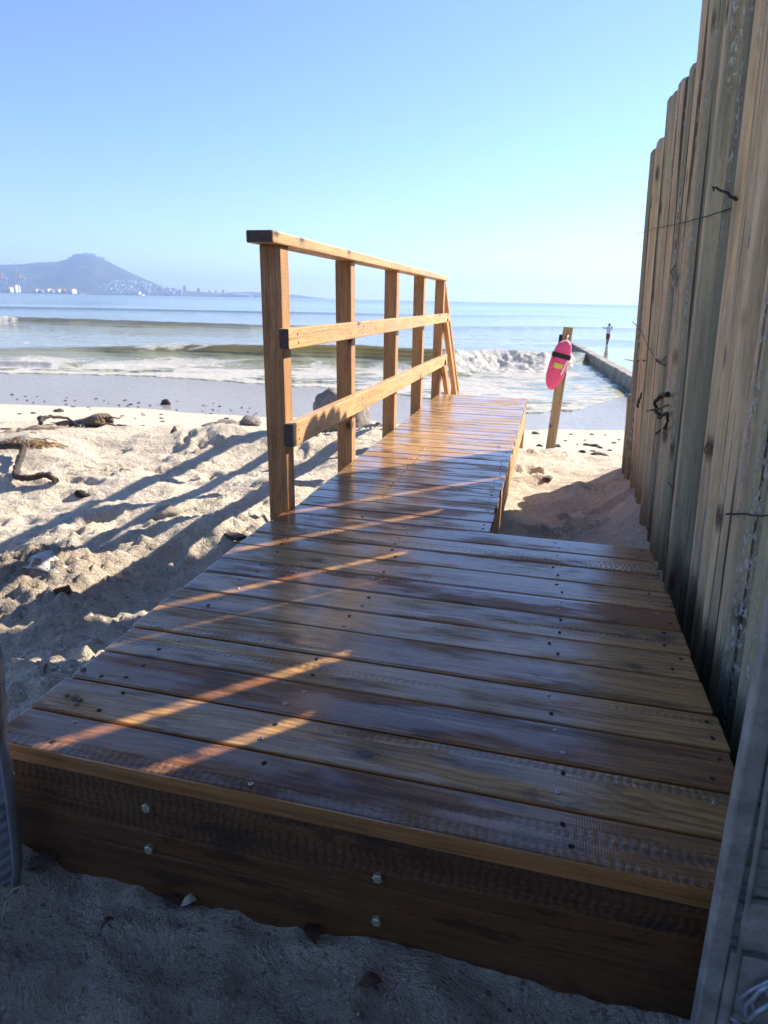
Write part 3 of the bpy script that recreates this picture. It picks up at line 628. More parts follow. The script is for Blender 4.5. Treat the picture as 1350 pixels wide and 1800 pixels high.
# handrail
PX0, PX1 = -.958, -.884; pxc = (PX0+PX1)/2
rail = bpy.data.objects.new("handrail", None); COL.objects.link(rail); rail.parent = walk; rail.matrix_parent_inverse = Matrix.Translation(walk.location).inverted()
rail.location = (pxc, 2.15, D)
def rpart(mm, name, mat='rail'):
    if name.endswith('_rail') and not name.startswith('stair'): mm.mi[len(mm.mi)-2] = 1; mm.mi[len(mm.mi)-1] = 1
    o = mm.build(name, [M[mat], M['endg']]); o.parent = rail; o.matrix_parent_inverse = Matrix.Translation(rail.location).inverted(); return o
for i, yb in enumerate((2.18, 3.0, 3.876, 4.72, 5.57)):
    g = min(gz(pxc, yb), -1.0); lean = (.004, -.006, .003, 0, .004)[i]
    m = MB(); m.beam((pxc, yb-.034, g-.2), (pxc-.006+lean, yb-.034, .163), .074, .066 if i else .072, .003, (0, 1, 0), pid=(.9, .75, .6, .55, .7)[i], seg=3); rpart(m, "post")
m = MB(); m.beam((pxc+.004, 2.02, .182), (pxc+.004, 5.60, .176), .092, .037, .004, pid=.12, seg=6); rpart(m, "top_rail")
m = MB(); m.beam((PX1+.019, 2.07, -.131), (PX1+.019, 5.63, -.131), .036, .068, .003, pid=.05, seg=6); rpart(m, "middle_rail")
m = MB(); m.beam((PX1+.019, 2.085, -.461), (PX1+.019, 5.60, -.474), .036, .084, .003, pid=.0, seg=6); rpart(m, "lower_rail")
sl_ = -.86
for (y0, z0, xx, wd_, hh_, nm) in ((5.56, .150, pxc+.004, .092, .037, "stair_top_rail"), (5.50, -.120, PX1+.019, .036, .068, "stair_middle_rail"), (5.47, -.46, PX1+.019, .036, .084, "stair_lower_rail")):
    m = MB(); m.beam((xx, y0, z0-.02), (xx, y0+1.35, z0-.02+sl_*1.35), wd_*(.8 if 'top' in nm else 1), hh_, .003, pid=.55, seg=2); rpart(m, nm)
yy = 6.72; m = MB(); m.beam((pxc, yy, gz(pxc, yy)-.2), (pxc, yy, -.78), .074, .066, .003, (0, 1, 0), pid=.6); rpart(m, "stair_post")
# bolts and screws
def railscrew(x, y, z, par):
    mm = MB(); mm.sweep([(x-.003, y, z), (x+.0008, y, z)], [(.0045*math.cos(k*math.pi/4), .0045*math.sin(k*math.pi/4)) for k in range(8)])
    o = mm.build("screw", M['dark']); o.parent = par; o.matrix_parent_inverse = (Matrix.Translation(walk.location) @ par.matrix_parent_inverse).inverted() if par is not rail else (Matrix.Translation(rail.location)).inverted()
for yb in (2.18, 3.0, 3.876, 4.72, 5.57):
    for zz in (-.118, -.146, -.448, -.482): railscrew(PX1+.037, yb-.034+rnd.uniform(-.012, .012), zz, rail)
def hexbolt(px, py):
    p = aty(px, py, .771); mm = MB(); a0 = rnd.uniform(0, 1); hexs = [(.0088*math.cos(a0+k*math.pi/3), .0088*math.sin(a0+k*math.pi/3)) for k in range(6)]
    mm.sweep([(p.x, .7712, p.z), (p.x, .7645, p.z), (p.x, .7630, p.z)], hexs, [1, 1, .86])
    o = mm.build("bolt", M['bolt']); o.parent = riser; o.matrix_parent_inverse = riser.matrix_world.inverted(); 
for px, py in ((260, 1417), (265, 1490), (665, 1540), (663, 1616)): hexbolt(px, py)
mm = MB(); cr = [(.0042*math.cos(k*math.pi/6), .0042*math.sin(k*math.pi/6)) for k in range(12)]
mm.sweep([(0, 0, -.004), (0, 0, .0006), (0, 0, .0012)], cr, [1, 1, .85], (0, 1, 0))
mm.sweep([(0, 0, .0011), (0, 0, .0016)], [(a*.36, b*.36) for a, b in cr], None, (0, 1, 0), mi=1)
scr = mm.build("screw", [M['screw'], M['dark']]); used = [0]
mm = MB(); mm.sweep([(0, 0, -.003), (0, 0, .0007)], [(a*1.1, b*.8) for a, b in cr], None, (0, 1, 0)); hole = mm.build("screw", [M['dark']]); usedh = [0]
def place(x, y, z, par):
    if rnd.random() < .45: src, u = scr, used
    else: src, u = hole, usedh
    o = src
    if u[0]: o = src.copy(); COL.objects.link(o)
    u[0] = 1; o.parent = par; o.matrix_parent_inverse = Matrix.Identity(4)
    o.matrix_parent_inverse = (Matrix.Translation(walk.location) @ par.matrix_parent_inverse).inverted(); o.location = (x, y, z); o.rotation_euler = (0, 0, rnd.uniform(0, 3))
for i in range(12):
    for xx in (-.775, -.42, .08, .338):
        for k in (.27, .75):
            place(xx+rnd.uniform(-.018, .018), PL[i]+(PL[i+1]-PL[i])*k+rnd.uniform(-.008, .008), D, pdeck)
for i in range(12):
    for xx in (-.60, -.175):
        for k in (.28, .74): place(xx+rnd.uniform(-.01, .01), RB[i]+.106*k, D, rdeck)
# ------------------------------------------------------------------ pole fence
def fx(y, z): return .505+.022*(y-1.0)-.055*(z+1.0)
bnd = []
for px in (1098, 1105, 1113, 1122, 1133, 1145, 1155, 1167, 1182, 1198, 1213, 1226, 1241, 1262, 1299, 1322, 1350):
    x = .5
    for _ in range(6): p = atx(px, 933, x); x = fx(p.y, p.z)
    bnd.append(p.y)
yy = bnd[-1]
while yy > -1.4: yy -= rnd.uniform(.10, .145); bnd.append(yy)
fence = empty("pole_fence", (fx(2, -1), 2.0, gz(.55, 2)), "tall fence of upright weathered timber poles along the right side of the walkway", "fence")
SLIT = [(3.60, .030), (3.21, .022), (2.80, .020), (2.60, .008), (2.14, .022), (1.90, .015)]
YC, RAD, JX = [], [], []; cuts = [(4.38, 0.)]+SLIT+[(-1.45, 0.)]
for (ya, ga), (yb, gb) in zip(cuts[:-1], cuts[1:]):
    ha, hb = [(.100+g)/.653/2-.050 if g else 0 for g in (ga, gb)]
    ya -= ha; yb += hb; L_ = ya-yb; n_ = max(1, round(L_/.104)); q_ = [rnd.uniform(.78, 1.25) for _ in range(n_)]; k_ = L_/sum(q_)
    for i, v in enumerate(q_):
        ya -= v*k_/2; YC.append(ya); RAD.append(v*k_/2*1.02); ya -= v*k_/2; JX.append(0. if i in (0, n_-1) else rnd.uniform(-.016, .016))
def topz(y): return float(np.interp(-y, [-4.6, -4.21, -4.2, -3.66, -3.64, -3.30, -3.27, -2.90, -2.88, -2.76, -2.74, -2.2, -1.2, 1.4], [-.55, -.55, .745, .76, .84, .855, .835, .84, .79, .80, .95, 1.02, 1.15, 1.5]))
pal = [.55, .0, .05, .66, .1, .45, .08, .70, .0, .58, .15, .72, .2, .62, .05, .50, .68]
for i in range(len(YC)):
    yc = YC[i]
    zt = topz(yc)+rnd.uniform(-.022, .022)*(i > 0)
    back = .2*(RAD[i]-.05)+JX[i]
    r = RAD[i]; n = 20; cs = []; scl = []; bx, by = rnd.uniform(-.008, .004), rnd.uniform(-.005, .005); ph = rnd.uniform(0, 6)
    gap = rnd.choice([.93, .95, .97, .98])
    zb = -1.7; K = 26
    jx = 0
    for k in range(K+1):
        t = k/K; z = zb+(zt-zb)*t
        cs.append((fx(yc, z)+jx+back+bx*math.sin(t*3+ph), yc+by*math.sin(t*2.5+ph), z)); scl.append((1.0-(1-gap)*max(0, (z+.9)/2.2))*(1+.012*math.sin(t*17+ph)))
    cs.append((cs[-1][0], cs[-1][1], zt+.012)); scl.append(scl[-1]*.86)
    sec = []
    for k in range(n):
        a = 2*math.pi*k/n; q = r*(1+.03*math.sin(3*a+ph)+.02*math.sin(5*a-ph)); sec.append((q*math.cos(a), q*math.sin(a)))
    mb = MB(); mb.sweep(cs, sec, scl, (1, 0, 0), pid=1.0 if 1.66 < yc < 1.80 else pal[(i*7) % len(pal)], smooth=True)
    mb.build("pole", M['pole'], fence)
# twigs and roots stuck between the poles
def fpt(px, py, out=.07):
    x = .45
    for _ in range(8): p = atx(px, py, x); x = fx(p.y, p.z)-out
    return atx(px, py, x)
def twig(name, pts, r, label, mat='twig', cat="twig", outs=None):
    P = [fpt(px, py, (outs[i] if outs else .058)) for i, (px, py) in enumerate(pts)]
    Q = []
    for i in range(len(P)-1):
        for k in range(4): Q.append(P[i].lerp(P[i+1], k/4)+Vector((rnd.uniform(-1, 1), rnd.uniform(-1, 1), rnd.uniform(-1, 1)))*r*.5)
    Q.append(P[-1]); m_ = MB(); m_.tube(Q, r, 6, [1-.55*i/len(Q) for i in range(len(Q))])
    return tag(m_.build(name, M[mat]), label, cat)
twig("twig", [(1295, 352), (1275, 338), (1254, 329), (1255, 336)], .0042, "short thick dark twig sticking out high on the pole fence", outs=[.035, .058, .075, .075])
twig("twig", [(1284, 367), (1240, 381), (1200, 392), (1150, 402), (1122, 411), (1116, 419)], .0018, "long thin dark stem crossing the upper poles and reaching over the sky", outs=[.045, .062, .062, .062, .066, .07])
twig("twig", [(1193, 460), (1178, 478), (1190, 493)], .0026, "small bent V-shaped twig on the middle of the fence")
twig("twig", [(1112, 566), (1126, 580), (1140, 612), (1152, 630), (1160, 636)], .0022, "thin drooping stem on the far poles above the hooked root")
twig("twig", [(1152, 633), (1170, 643), (1160, 638), (1172, 626)], .0030, "forked twig end on the far poles left of the grey pole")
twig("twig", [(1136, 634), (1110, 634), (1098, 632)], .0036, "dark nail-like twig sticking out past the far end of the fence", outs=[.04, .07, .07])
twig("root", [(1176, 694), (1160, 694), (1152, 705), (1153, 725), (1160, 736), (1172, 724), (1174, 740), (1168, 752), (1152, 763)], .0085, "thick curled dark root hooked out of the far poles", cat="root")
twig("twig", [(1138, 722), (1158, 719), (1175, 711)], .0045, "dark stick poking sideways behind the curled root")
twig("twig", [(1120, 715), (1125, 700), (1128, 690)], .0065, "dark stub of root between the farthest poles", cat="root")
twig("wire", [(1240, 797), (1238, 789), (1244, 779), (1253, 783), (1250, 790)], .0016, "small bent wire loop on a grey-green pole", cat="wire")
twig("twig", [(1277, 904), (1300, 902), (1325, 906), (1352, 906)], .0026, "thin horizontal twig across the golden pole at waist height")
twig("straw", [(1238, 1170), (1270, 1153), (1304, 1125)], .0016, "pale straw leaning against the foot of the golden pole", 'straw', "straw")
twig("twig", [(1175, 847), (1182, 858)], .0025, "tiny dark stub low on the grey pole")
# ------------------------------------------------------------------ gate on the right
gy_ = .655
gate = empty("gate", (.29, gy_, -1.05), "grey painted steel gate post with ribbed panel at the right edge", "gate")
pA, pB = aty(1350, 1095, gy_), aty(1222, 1800, gy_); dz = (pA-pB)/(pA.z-pB.z)
g0 = pB+dz*(-1.25-pB.z); g1 = pB+dz*(.55-pB.z)
m = MB(); m.beam(g0+Vector((.0115, .011, 0)), g1+Vector((.0115, .011, 0)), .023, .022, .003, (0, 1, 0), seg=4); m.build("gate_post", M['steel'], gate)
m = MB(); m.tube([g0+Vector((.0245, -.002, .32)), g0.lerp(g1, .5)+Vector((.0245, -.002, 0)), g1+Vector((.0245, -.002, 0))], .0036, 8); m.build("weld_bead", M['steel'], gate)
m = MB(); rs = []; z = -1.24
sec = []
K = 60
for k in range(K+1):
    zz = -1.25+1.8*k/K; rs.append((zz, .004 if k % 2 else 0.))
x0_, x1_ = .025, .30
vs = []; fs = []
zz = -1.25; prof_ = []
while zz < .55: prof_ += [(zz, .0), (zz+.022, .0), (zz+.0235, .0035), (zz+.0265, .0035), (zz+.028, 0.)]; zz += .028
for zz, dd in prof_:
    q = g0+dz*(zz-g0.z); vs += [(q.x+x0_, gy_+.008+dd, zz), (q.x+x1_, gy_+.008+dd, zz), (q.x+x1_, gy_+.022, zz), (q.x+x0_, gy_+.022, zz)]
for i in range(len(prof_)-1):
    a = i*4; fs += [(a, a+1, a+5, a+4), (a+1, a+2, a+6, a+5), (a+2, a+3, a+7, a+6), (a+3, a, a+4, a+7)]
m.add(vs, fs); m.build("ribbed_panel", M['steel'], gate)
m = MB(); pp = []
for px, py in ((1322, 1590), (1318, 1600), (1310, 1604), (1315, 1611), (1306, 1615), (1312, 1621), (1304, 1628), (1310, 1634), (1303, 1640), (1309, 1648), (1302, 1662), (1304, 1668), (1360, 1674), (1366, 1594)):
    pp.append(aty(px, py, gy_-.006))
n = len(pp); m.add([tuple(p) for p in pp]+[(p.x, p.y+.008, p.z) for p in pp], [tuple(range(n))[::-1], tuple(range(n, 2*n))]+[(i, (i+1) % n, n+(i+1) % n, n+i) for i in range(n)]); latch = m.build("latch_plate", M['steel'], gate)
p = aty(1343, 1640, gy_-.007); m = MB(); m.sweep([(p.x, gy_-.0065, p.z), (p.x, gy_-.012, p.z)], [(.006*math.cos(k*math.pi/5), .006*math.sin(k*math.pi/5)) for k in range(10)]); o = m.build("latch_bolt", M['dark']); o.parent = latch; o.matrix_parent_inverse = latch.matrix_parent_inverse
latch_fix = o
m = MB(); q = g0+dz*(-1.05-g0.z); a0, a1 = g0+dz*(-1.25-g0.z), None
zk = aty(1290, 1672, gy_).z
for (za_, zb_) in ((-1.25, zk),):
    A_ = g0+dz*(za_-g0.z); B_ = g0+dz*(zb_-g0.z)
    m.add([(A_.x+.024, gy_-.003, za_), (A_.x+.30, gy_-.003, za_), (B_.x+.30, gy_-.003, zb_), (B_.x+.024, gy_-.003, zb_), (A_.x+.024, gy_+.007, za_), (A_.x+.30, gy_+.007, za_), (B_.x+.30, gy_+.007, zb_), (B_.x+.024, gy_+.007, zb_)], [(0, 1, 2, 3), (7, 6, 5, 4), (0, 4, 5, 1), (1, 5, 6, 2), (2, 6, 7, 3), (3, 7, 4, 0)])
m.build("kick_plate", M['steel'], gate)
def wirepts(lst, y): return [aty(px, py, y) for px, py in lst]
m = MB(); m.tube(wirepts([(1295, 1760), (1318, 1742), (1350, 1725), (1375, 1715)], gy_-.014), .0022, 7); m.tube(wirepts([(1320, 1800), (1310, 1780), (1312, 1765), (1322, 1758), (1335, 1742), (1360, 1728)], gy_-.016), .003, 7)
m.tube(wirepts([(1320, 1758), (1328, 1782)], gy_-.016), .0025, 7); m.tube(wirepts([(1315, 1795), (1330, 1780), (1365, 1757)], gy_-.02), .0035, 7); m.tube(wirepts([(1346, 1735), (1350, 1752)], gy_-.016), .0025, 7); m.tube(wirepts([(1285, 1790), (1310, 1802)], gy_-.016), .002, 7)
tag(m.build("wire_tangle", M['steelL']), "pale bent wire bracket at the bottom of the grey gate", "bracket")
# sheet on the left
gate2 = empty("gate_leaf", (-.86, .69, -1.1), "pale metal sheet with close ribs and rolled edge at the left edge", "gate")
yl = .70
pts = [(0, 1165), (3, 1215), (6, 1260), (7, 1300), (14, 1345), (22, 1400), (30, 1470), (34, 1520), (28, 1580), (14, 1640), (4, 1690), (0, 1740)]
P = [aty(px, py, yl) for px, py in pts]; top = P[0]+Vector((-.02, 0, .55)); P = [top]+P
m = MB(); m.sweep([p+Vector((-.004, 0, 0)) for p in P], [(.004*math.cos(k*math.pi/4), .012*math.sin(k*math.pi/4)) for k in range(8)], None, (0, 1, 0), smooth=True); m.build("rolled_edge", M['steelL'], gate2)
m = MB(); vs = []; fs = []
for i in range(170):
    z = P[0].z+(P[-1].z-P[0].z)*i/169; xe = float(np.interp(-z, [-p.z for p in P], [p.x for p in P])); dd = .004*math.sin(i*1.9)
    vs += [(xe-.006, yl+.004+dd, z), (xe-.16, yl-.09+dd, z-.10), (xe-.16, yl-.086+dd+.004, z-.10), (xe-.006, yl+.008+dd+.004, z)]
for i in range(169):
    a = i*4; fs += [(a, a+1, a+5, a+4), (a+1, a+2, a+6, a+5), (a+2, a+3, a+7, a+6), (a+3, a, a+4, a+7)]
m.add(vs, fs, smooth=True); m.build("ribbed_sheet", M['steelL'], gate2)
# ------------------------------------------------------------------ marker post and rescue buoy
py_ = 7.6; b0 = aty(965, 803, py_); b1 = aty(999, 575, py_); g = gz(b0.x, py_)
ax = (b1-b0).normalized()
pst = MB(); pst.beam(b0+ax*(-.45-(b0.z-g)), b1, .105, .075, .006, (0, 1, 0), pid=.3, seg=3)
tag(pst.build("marker_post", M['raw']), "leaning square timber post on the beach that carries the pink buoy", "post")
bu = empty("rescue_buoy", aty(987, 640, py_-.08), "bright pink plastic rescue buoy with black strap hung on the leaning post", "buoy")
c0 = aty(967, 684, py_-.10); c1 = aty(996, 597, py_-.10); bx_ = (c1-c0).normalized(); Lb = (c1-c0).length
wside = Vector((bx_.z, 0, -bx_.x)); fwd = Vector((0, -1, 0))
def bpt(t, a, d): return c0+bx_*(t*Lb)+wside*a+fwd*d
m = MB(); T = [0, .03, .08, .16, .28, .42, .56, .70, .82, .90, .96, 1.0]; Wd = [.15, .42, .64, .82, .95, 1.0, 1.0, .96, .88, .74, .52, .2]
m.sweep([bpt(t, 0, 0) for t in T], [(.100*math.copysign(abs(math.cos(k*math.pi/10))**.8, math.cos(k*math.pi/10)), .062*math.copysign(abs(math.sin(k*math.pi/10))**.75, math.sin(k*math.pi/10))) for k in range(20)], Wd, (0, 1, 0), smooth=True)
body = m.build("float_body", M['pink'], bu)
def band(t0, t1, hw, d0, d1, name, mat, nseg=10):
    m = MB(); vs = []; fs = []
    for i in range(nseg+1):
        a = -hw+2*hw*i/nseg; q = d0+(d1-d0)*math.sqrt(max(0, 1-(a/hw*.93)**2))
        vs += [bpt(t0, a, q), bpt(t1, a, q), bpt(t1, a, q+.010), bpt(t0, a, q+.010)]
    for i in range(nseg):
        b = i*4; fs += [(b, b+1, b+5, b+4), (b+1, b+2, b+6, b+5), (b+2, b+3, b+7, b+6), (b+3, b, b+4, b+7)]
    fs += [(3, 2, 1, 0), tuple(nseg*4+k for k in range(4))]
    m.add([tuple(v) for v in vs], fs); return m.build(name, M[mat], bu)
band(.64, .73, .103, .012, .060, "strap", 'strap')
band(.44, .535, .052, .050, .062, "sticker", 'yellow')
for s_ in (-1, 1):
    m = MB(); m.tube([bpt(.34, s_*.060, .045), bpt(.37, s_*.062, .070), bpt(.48, s_*.070, .076), bpt(.60, s_*.074, .072), bpt(.63, s_*.074, .045)], .009, 8); m.build("side_handle", M['rope' if s_ > 0 else 'pink'], bu)
m = MB(); m.tube([bpt(.93, -.05, .03), bpt(.97, -.03, .055), bpt(.99, .0, .06), bpt(.97, .03, .055), bpt(.93, .05, .03)], .008, 8); m.build("end_handle", M['rope'], bu)
m = MB(); m.tube([bpt(.97, 0, .03), bpt(1.03, .0, .05), bpt(1.08, 0, .02), b0+ax*((b1-b0).length*.9)+Vector((0, -.04, 0))], .006, 8); m.build("hanging_cord", M['rope'], bu)
m = MB(); q0 = aty(983, 612, py_-.02); q1 = aty(986, 588, py_-.02); m.beam(q0, q1, .035, .03, .006, (0, 1, 0)); m.build("strap_buckle", M['strap'], bu)
# ------------------------------------------------------------------ person in the shallows
pr = 51.5; pf = aty(1067.5, 602, pr); pf.z = SEA-.02+.02; hs = 1.58
per = empty("person", pf, "person seen from behind in white top and dark red shorts, wading beyond the sea wall", "person")
def body_mesh():
    V = [(0, 0, .93), (0, 0, 1.08), (0, 0, 1.27), (0, .0, 1.42), (0, .0, 1.50), (0, .01, 1.56), (0, .015, 1.64), (0, .01, 1.72)]
    Rr = [.150, .135, .165, .130, .060, .065, .098, .060]
    E_ = [(i, i+1) for i in range(7)]
    def chain(par, pts, rs):
        p = par
        for q, r in zip(pts, rs): V.append(q); Rr.append(r); E_.append((p, len(V)-1)); p = len(V)-1
    chain(0, [(-.085, .0, .86), (-.075, .0, .50), (-.045, -.02, .10), (-.045, .10, .03)], [.095, .062, .040, .035])
    chain(0, [(.085, .0, .86), (.065, .02, .50), (.035, .02, .10), (.035, .13, .03)], [.095, .062, .040, .035])
    def arm(s, pts):
        chain(3, [(s*.19, 0, 1.42)]+pts, [.062, .046, .034, .030, .030])
        w_ = Vector(pts[-2]); h_ = Vector(pts[-1]); wi = len(V)-1; dd = (h_-w_).normalized(); sd2 = dd.cross(Vector((0, 1, 0))).normalized()
        for k, (o_, ln) in enumerate(((-.028, .07), (-.010, .085), (.010, .08), (.028, .065))):
            chain(wi, [h_+sd2*o_+dd*ln*.5, h_+sd2*o_*1.1+dd*ln], [.009, .007])
        chain(wi, [h_+sd2*.04, h_+sd2*.06+dd*.03], [.010, .008])
    arm(-1, [(-.33, .05, 1.36), (-.40, .20, 1.40), (-.43, .27, 1.42)])
    arm(1, [(.36, .04, 1.28), (.30, .18, 1.46), (.24, .22, 1.52)])
    me = bpy.data.meshes.new("body"); me.from_pydata(V, E_, []); o = bpy.data.objects.new("body", me); COL.objects.link(o)
    sk = o.modifiers.new("skin", 'SKIN'); sk.use_smooth_shade = True
    for i, r in enumerate(Rr): me.skin_vertices[0].data[i].radius = (r, r*(.8 if i < 4 else 1))
    me.skin_vertices[0].data[0].use_root = True
    sb = o.modifiers.new("sub", 'SUBSURF'); sb.levels = 1; sb.render_levels = 2
    me.materials.append(M['skin']); return o
bo = body_mesh(); bo.parent = per; per.scale = (hs/1.78,)*3; per.rotation_euler = (0, 0, R_(8))
def shell(name, cs, secs, mat):
    m = MB(); n = 16; vs = []; fs = []
    for (z, a, b, x) in cs:
        for k in range(n): t = 2*math.pi*k/n; vs.append((x+a*math.cos(t), b*math.sin(t), z))
    for i in range(len(cs)-1):
        for k in range(n): fs.append((i*n+k, i*n+(k+1) % n, (i+1)*n+(k+1) % n, (i+1)*n+k))
    fs += [tuple(range(n))[::-1], tuple((len(cs)-1)*n+k for k in range(n))]
    m.add(vs, fs, smooth=True); o = m.build(name, M[mat]); o.parent = per; return o
shell("shirt", [(.90, .165, .125, 0), (1.05, .16, .125, 0), (1.25, .19, .145, 0), (1.40, .205, .13, 0), (1.47, .14, .10, 0), (1.51, .07, .07, 0)], None, 'shirt')
for s_, pts in ((-1, [(-.15, 0, 1.42), (-.25, .02, 1.39), (-.32, .045, 1.365)]), (1, [(.15, 0, 1.41), (.27, .02, 1.34), (.35, .04, 1.29)])):
    m = MB(); m.tube(pts, .072, 10, [1.05, .95, .85]); o = m.build("sleeve", M['shirt']); o.parent = per
shell("shorts", [(.52, .115, .10, 0), (.58, .15, .115, 0), (.80, .175, .135, 0), (.95, .170, .13, 0)], None, 'shorts')
m = MB(); m.sweep([(0, -.012, 1.60), (0, -.014, 1.66), (0, -.008, 1.73), (0, .0, 1.765)], [(.098*math.cos(k*math.pi/6), .108*math.sin(k*math.pi/6)) for k in range(12)], [.8, 1.0, .85, .3], (0, 1, 0), smooth=True); o = m.build("hair", M['hair']); o.parent = per

# ------------------------------------------------------------------ beach litter
def driftlimb(name, pts, r, label, mat, cat, z0=-1.3, lift=0.0, n=10, taper=.5, group=None, seed=1):
    P = [onsand(px, py, z0)+Vector((0, 0, r*.5+(lf if len(q) else lift))) for (px, py, *q) in pts for lf in [q[0] if q else lift]]
    Q = []
    for i in range(len(P)-1):
        for k in range(5): Q.append(P[i].lerp(P[i+1], k/5)+Vector((mn.noise(Vector((i*2.1+k*.7, seed, 0))), mn.noise(Vector((i*2.1+k*.7, seed, 9))), mn.noise(Vector((i*1.7+k, seed, 5)))))*r*.7)
    Q.append(P[-1]); m_ = MB(); m_.tube(Q, r, n, [(1-taper*i/len(Q))*(1+.18*mn.noise(Vector((i*.8, seed, 3)))) for i in range(len(Q))])
    return tag(m_.build(name, M[mat]), label, cat, group)
driftlimb("driftwood_branch", [(-60, 778), (-10, 771), (30, 764), (60, 757), (100, 757), (135, 752)], .034, "long grey-brown driftwood branch lying towards the left edge", 'drift', "driftwood", seed=2)
driftlimb("driftwood_branch", [(-20, 786), (20, 775), (60, 772), (100, 766), (140, 763), (172, 759)], .018, "thin pale driftwood stick below the long branch", 'drift', "driftwood", seed=3)
driftlimb("driftwood_branch", [(72, 752, .03), (76, 750, .07), (92, 750, .09), (120, 751, .08), (140, 754, .03)], .020, "dark bent branch arching behind the long driftwood branch", 'driftd', "driftwood", seed=4)
st = onsand(168, 757, -1.3)
e = empty("driftwood_stump", st, "grey and ochre driftwood stump with splayed roots on the beach at left", "driftwood")
m = MB(); ps = [Vector((-.42, .0, .05)), Vector((-.28, .02, .07)), Vector((-.12, .04, .10)), Vector((.02, .05, .15)), Vector((.12, .05, .18))]
m.tube(ps, .105, 14, [.35, .62, .85, 1.12, 1.0]); m.build("stump", M['drift'], None).parent = e
o = blob("broken_face", M['drift'], (.10, .0, .16), (.09, .07, .075), 8, .6, 4, .5, 3.0, e)
o = blob("ochre_break", M['straws'], (.12, -.06, .17), (.045, .035, .04), 9, .6, 3, .5, 2.5, e)
e.scale = (.9, .9, .62)
for k, (dx, dz, ln, r) in enumerate(((.25, .12, .30, .026), (.30, .02, .36, .03), (-.3, .05, .32, .05), (.2, .22, .16, .015), (-.45, .02, .35, .035), (.40, .05, .22, .02))):
    a = Vector((dx*.5, -.05+.03*k, .06+dz*.5)); b = Vector((dx+math.copysign(ln*.7, dx), -.12+.05*k, max(.0, dz+rnd.uniform(-.06, .06))))
    m = MB(); m.tube([a, a.lerp(b, .4)+Vector((0, 0, .03)), a.lerp(b, .75)+Vector((0, .02, -.01)), b], r, 8, [1, .8, .6, .3]); o = m.build("root", M['driftd' if k % 2 else 'drift']); o.parent = e
driftlimb("bent_branch", [(-15, 796, .02), (10, 797, .04), (28, 800, .05), (44, 801, .05), (42, 815, .06), (34, 832, .05), (28, 850, .03), (50, 853, .03), (85, 851, .03), (100, 851, .01)], .022, "dark crooked branch bent in a hook on the sand at the left edge", 'driftd', "driftwood", seed=6, taper=.25)
m = MB()
for i in range(150):
    p = onsand(rnd.triangular(-12, 110, 50), rnd.gauss(783, 2.2), -1.3); a = rnd.uniform(-.7, .7); L2 = rnd.uniform(.02, .07); h0 = rnd.uniform(-.004, .014); dv = Vector((math.cos(a)*L2, math.sin(a)*L2, rnd.uniform(-.02, .02)))
    m.tube([p-dv+Vector((0, 0, h0)), p+Vector((0, 0, h0+.012)), p+dv+Vector((0, 0, h0))], rnd.uniform(.002, .004), 5)
tag(m.build("kelp_straw", M['straws']), "ochre heap of dry kelp straw in front of the driftwood", "kelp", kind='stuff')
# plastic sheet
bp = onsand(85, 990, -1.0); m = MB(); nx, ny = 30, 16; vs = []; fs = []
for j in range(ny):
    for i in range(nx):
        u, v = i/(nx-1)*2-1, j/(ny-1)*2-1; x = bp.x-.07+u*.13; y = bp.y+v*.06+.03*u
        hgt = 0.045*math.exp(-((u-.35)/.28)**2-(v*1.1)**2)+.012*abs(mn.noise(Vector((u*4, v*4, 3))))+.006*mn.noise(Vector((u*9, v*7, 1)))-.004
        vs.append((x+.010*mn.noise(Vector((u*3, v*3, 7))), y, bp.z+.2*(gz(x, y)-bp.z)-.012+max(-.01, hgt)))
for j in range(ny-1):
    for i in range(nx-1): a = j*nx+i; fs.append((a, a+1, a+nx+1, a+nx))
m.add(vs, fs); m.sm = [True]*len(m.f); o = m.build("plastic_bag", M['bag']); sm = o.modifiers.new("solid", 'SOLIDIFY'); sm.thickness = .0015
tag(o, "crumpled white plastic bag half buried in the sand at left", "bag")
# timber offcuts
p = onsand(104, 1046, -.9); m = MB(); m.beam(p+Vector((-.034, -.006, .004)), p+Vector((.034, .014, .024)), .012, .028, .0015, pid=.8); tag(m.build("timber_offcut", M['riser']), "short dark timber offcut on the clumpy sand mound at left", "offcut")
p = onsand(408, 950, -1.0); m = MB(); m.beam(p+Vector((-.05, .05, .012)), p+Vector((.05, -.01, .018)), .05, .014, .002, pid=.6); tag(m.build("timber_offcut", M['driftd']), "dark flat timber offcut in the sand beside the handrail's first post", "offcut")
p = onsand(305, 773, -1.2); m = MB(); m.sweep([p, p+Vector((.01, 0, .05)), p+Vector((.022, 0, .085))], [(-.04, -.02), (.035, -.015), (.025, .02), (-.03, .02)], [1, .7, .12]); tag(m.build("driftwood_chip", M['driftd']), "small black fin-shaped chip standing in the sand behind the trampled ridge", "driftwood")
# boulder behind the handrail
p = onsand(603, 768, -1.4); o = blob("boulder", M['stone'], (p.x, p.y, p.z+.16), (.34, .30, .40), 11, .35, 4, .3, 1.1)
for v in o.data.vertices:
    c = v.co; c.x += .35*max(0, c.z)*(-.45)+.12*c.y; c.z = min(c.z, .92-.28*c.x)
tag(o, "large leaning grey boulder behind the lower rail, second post", "boulder")
lumps = [(440, 742, .16, "grey sand-crusted rock beside the first handrail post"), (395, 757, .13, "sand-crusted rock left of the first handrail post"), (372, 765, .10, "smaller sand-crusted rock at the left end of the rock pile"), (297, 910, .055, "lone sand clod in the middle of the railing shadows")]
for i, (px, py, s_, lb) in enumerate(lumps):
    p = onsand(px, py, -1.2); tag(blob("rock", M['stone'] if i < 3 else M['sand'], p+Vector((0, 0, s_*.25)), (s_*1.3, s_, s_*.75), 20+i, .45, 3, i, 1.8), lb, "rock")
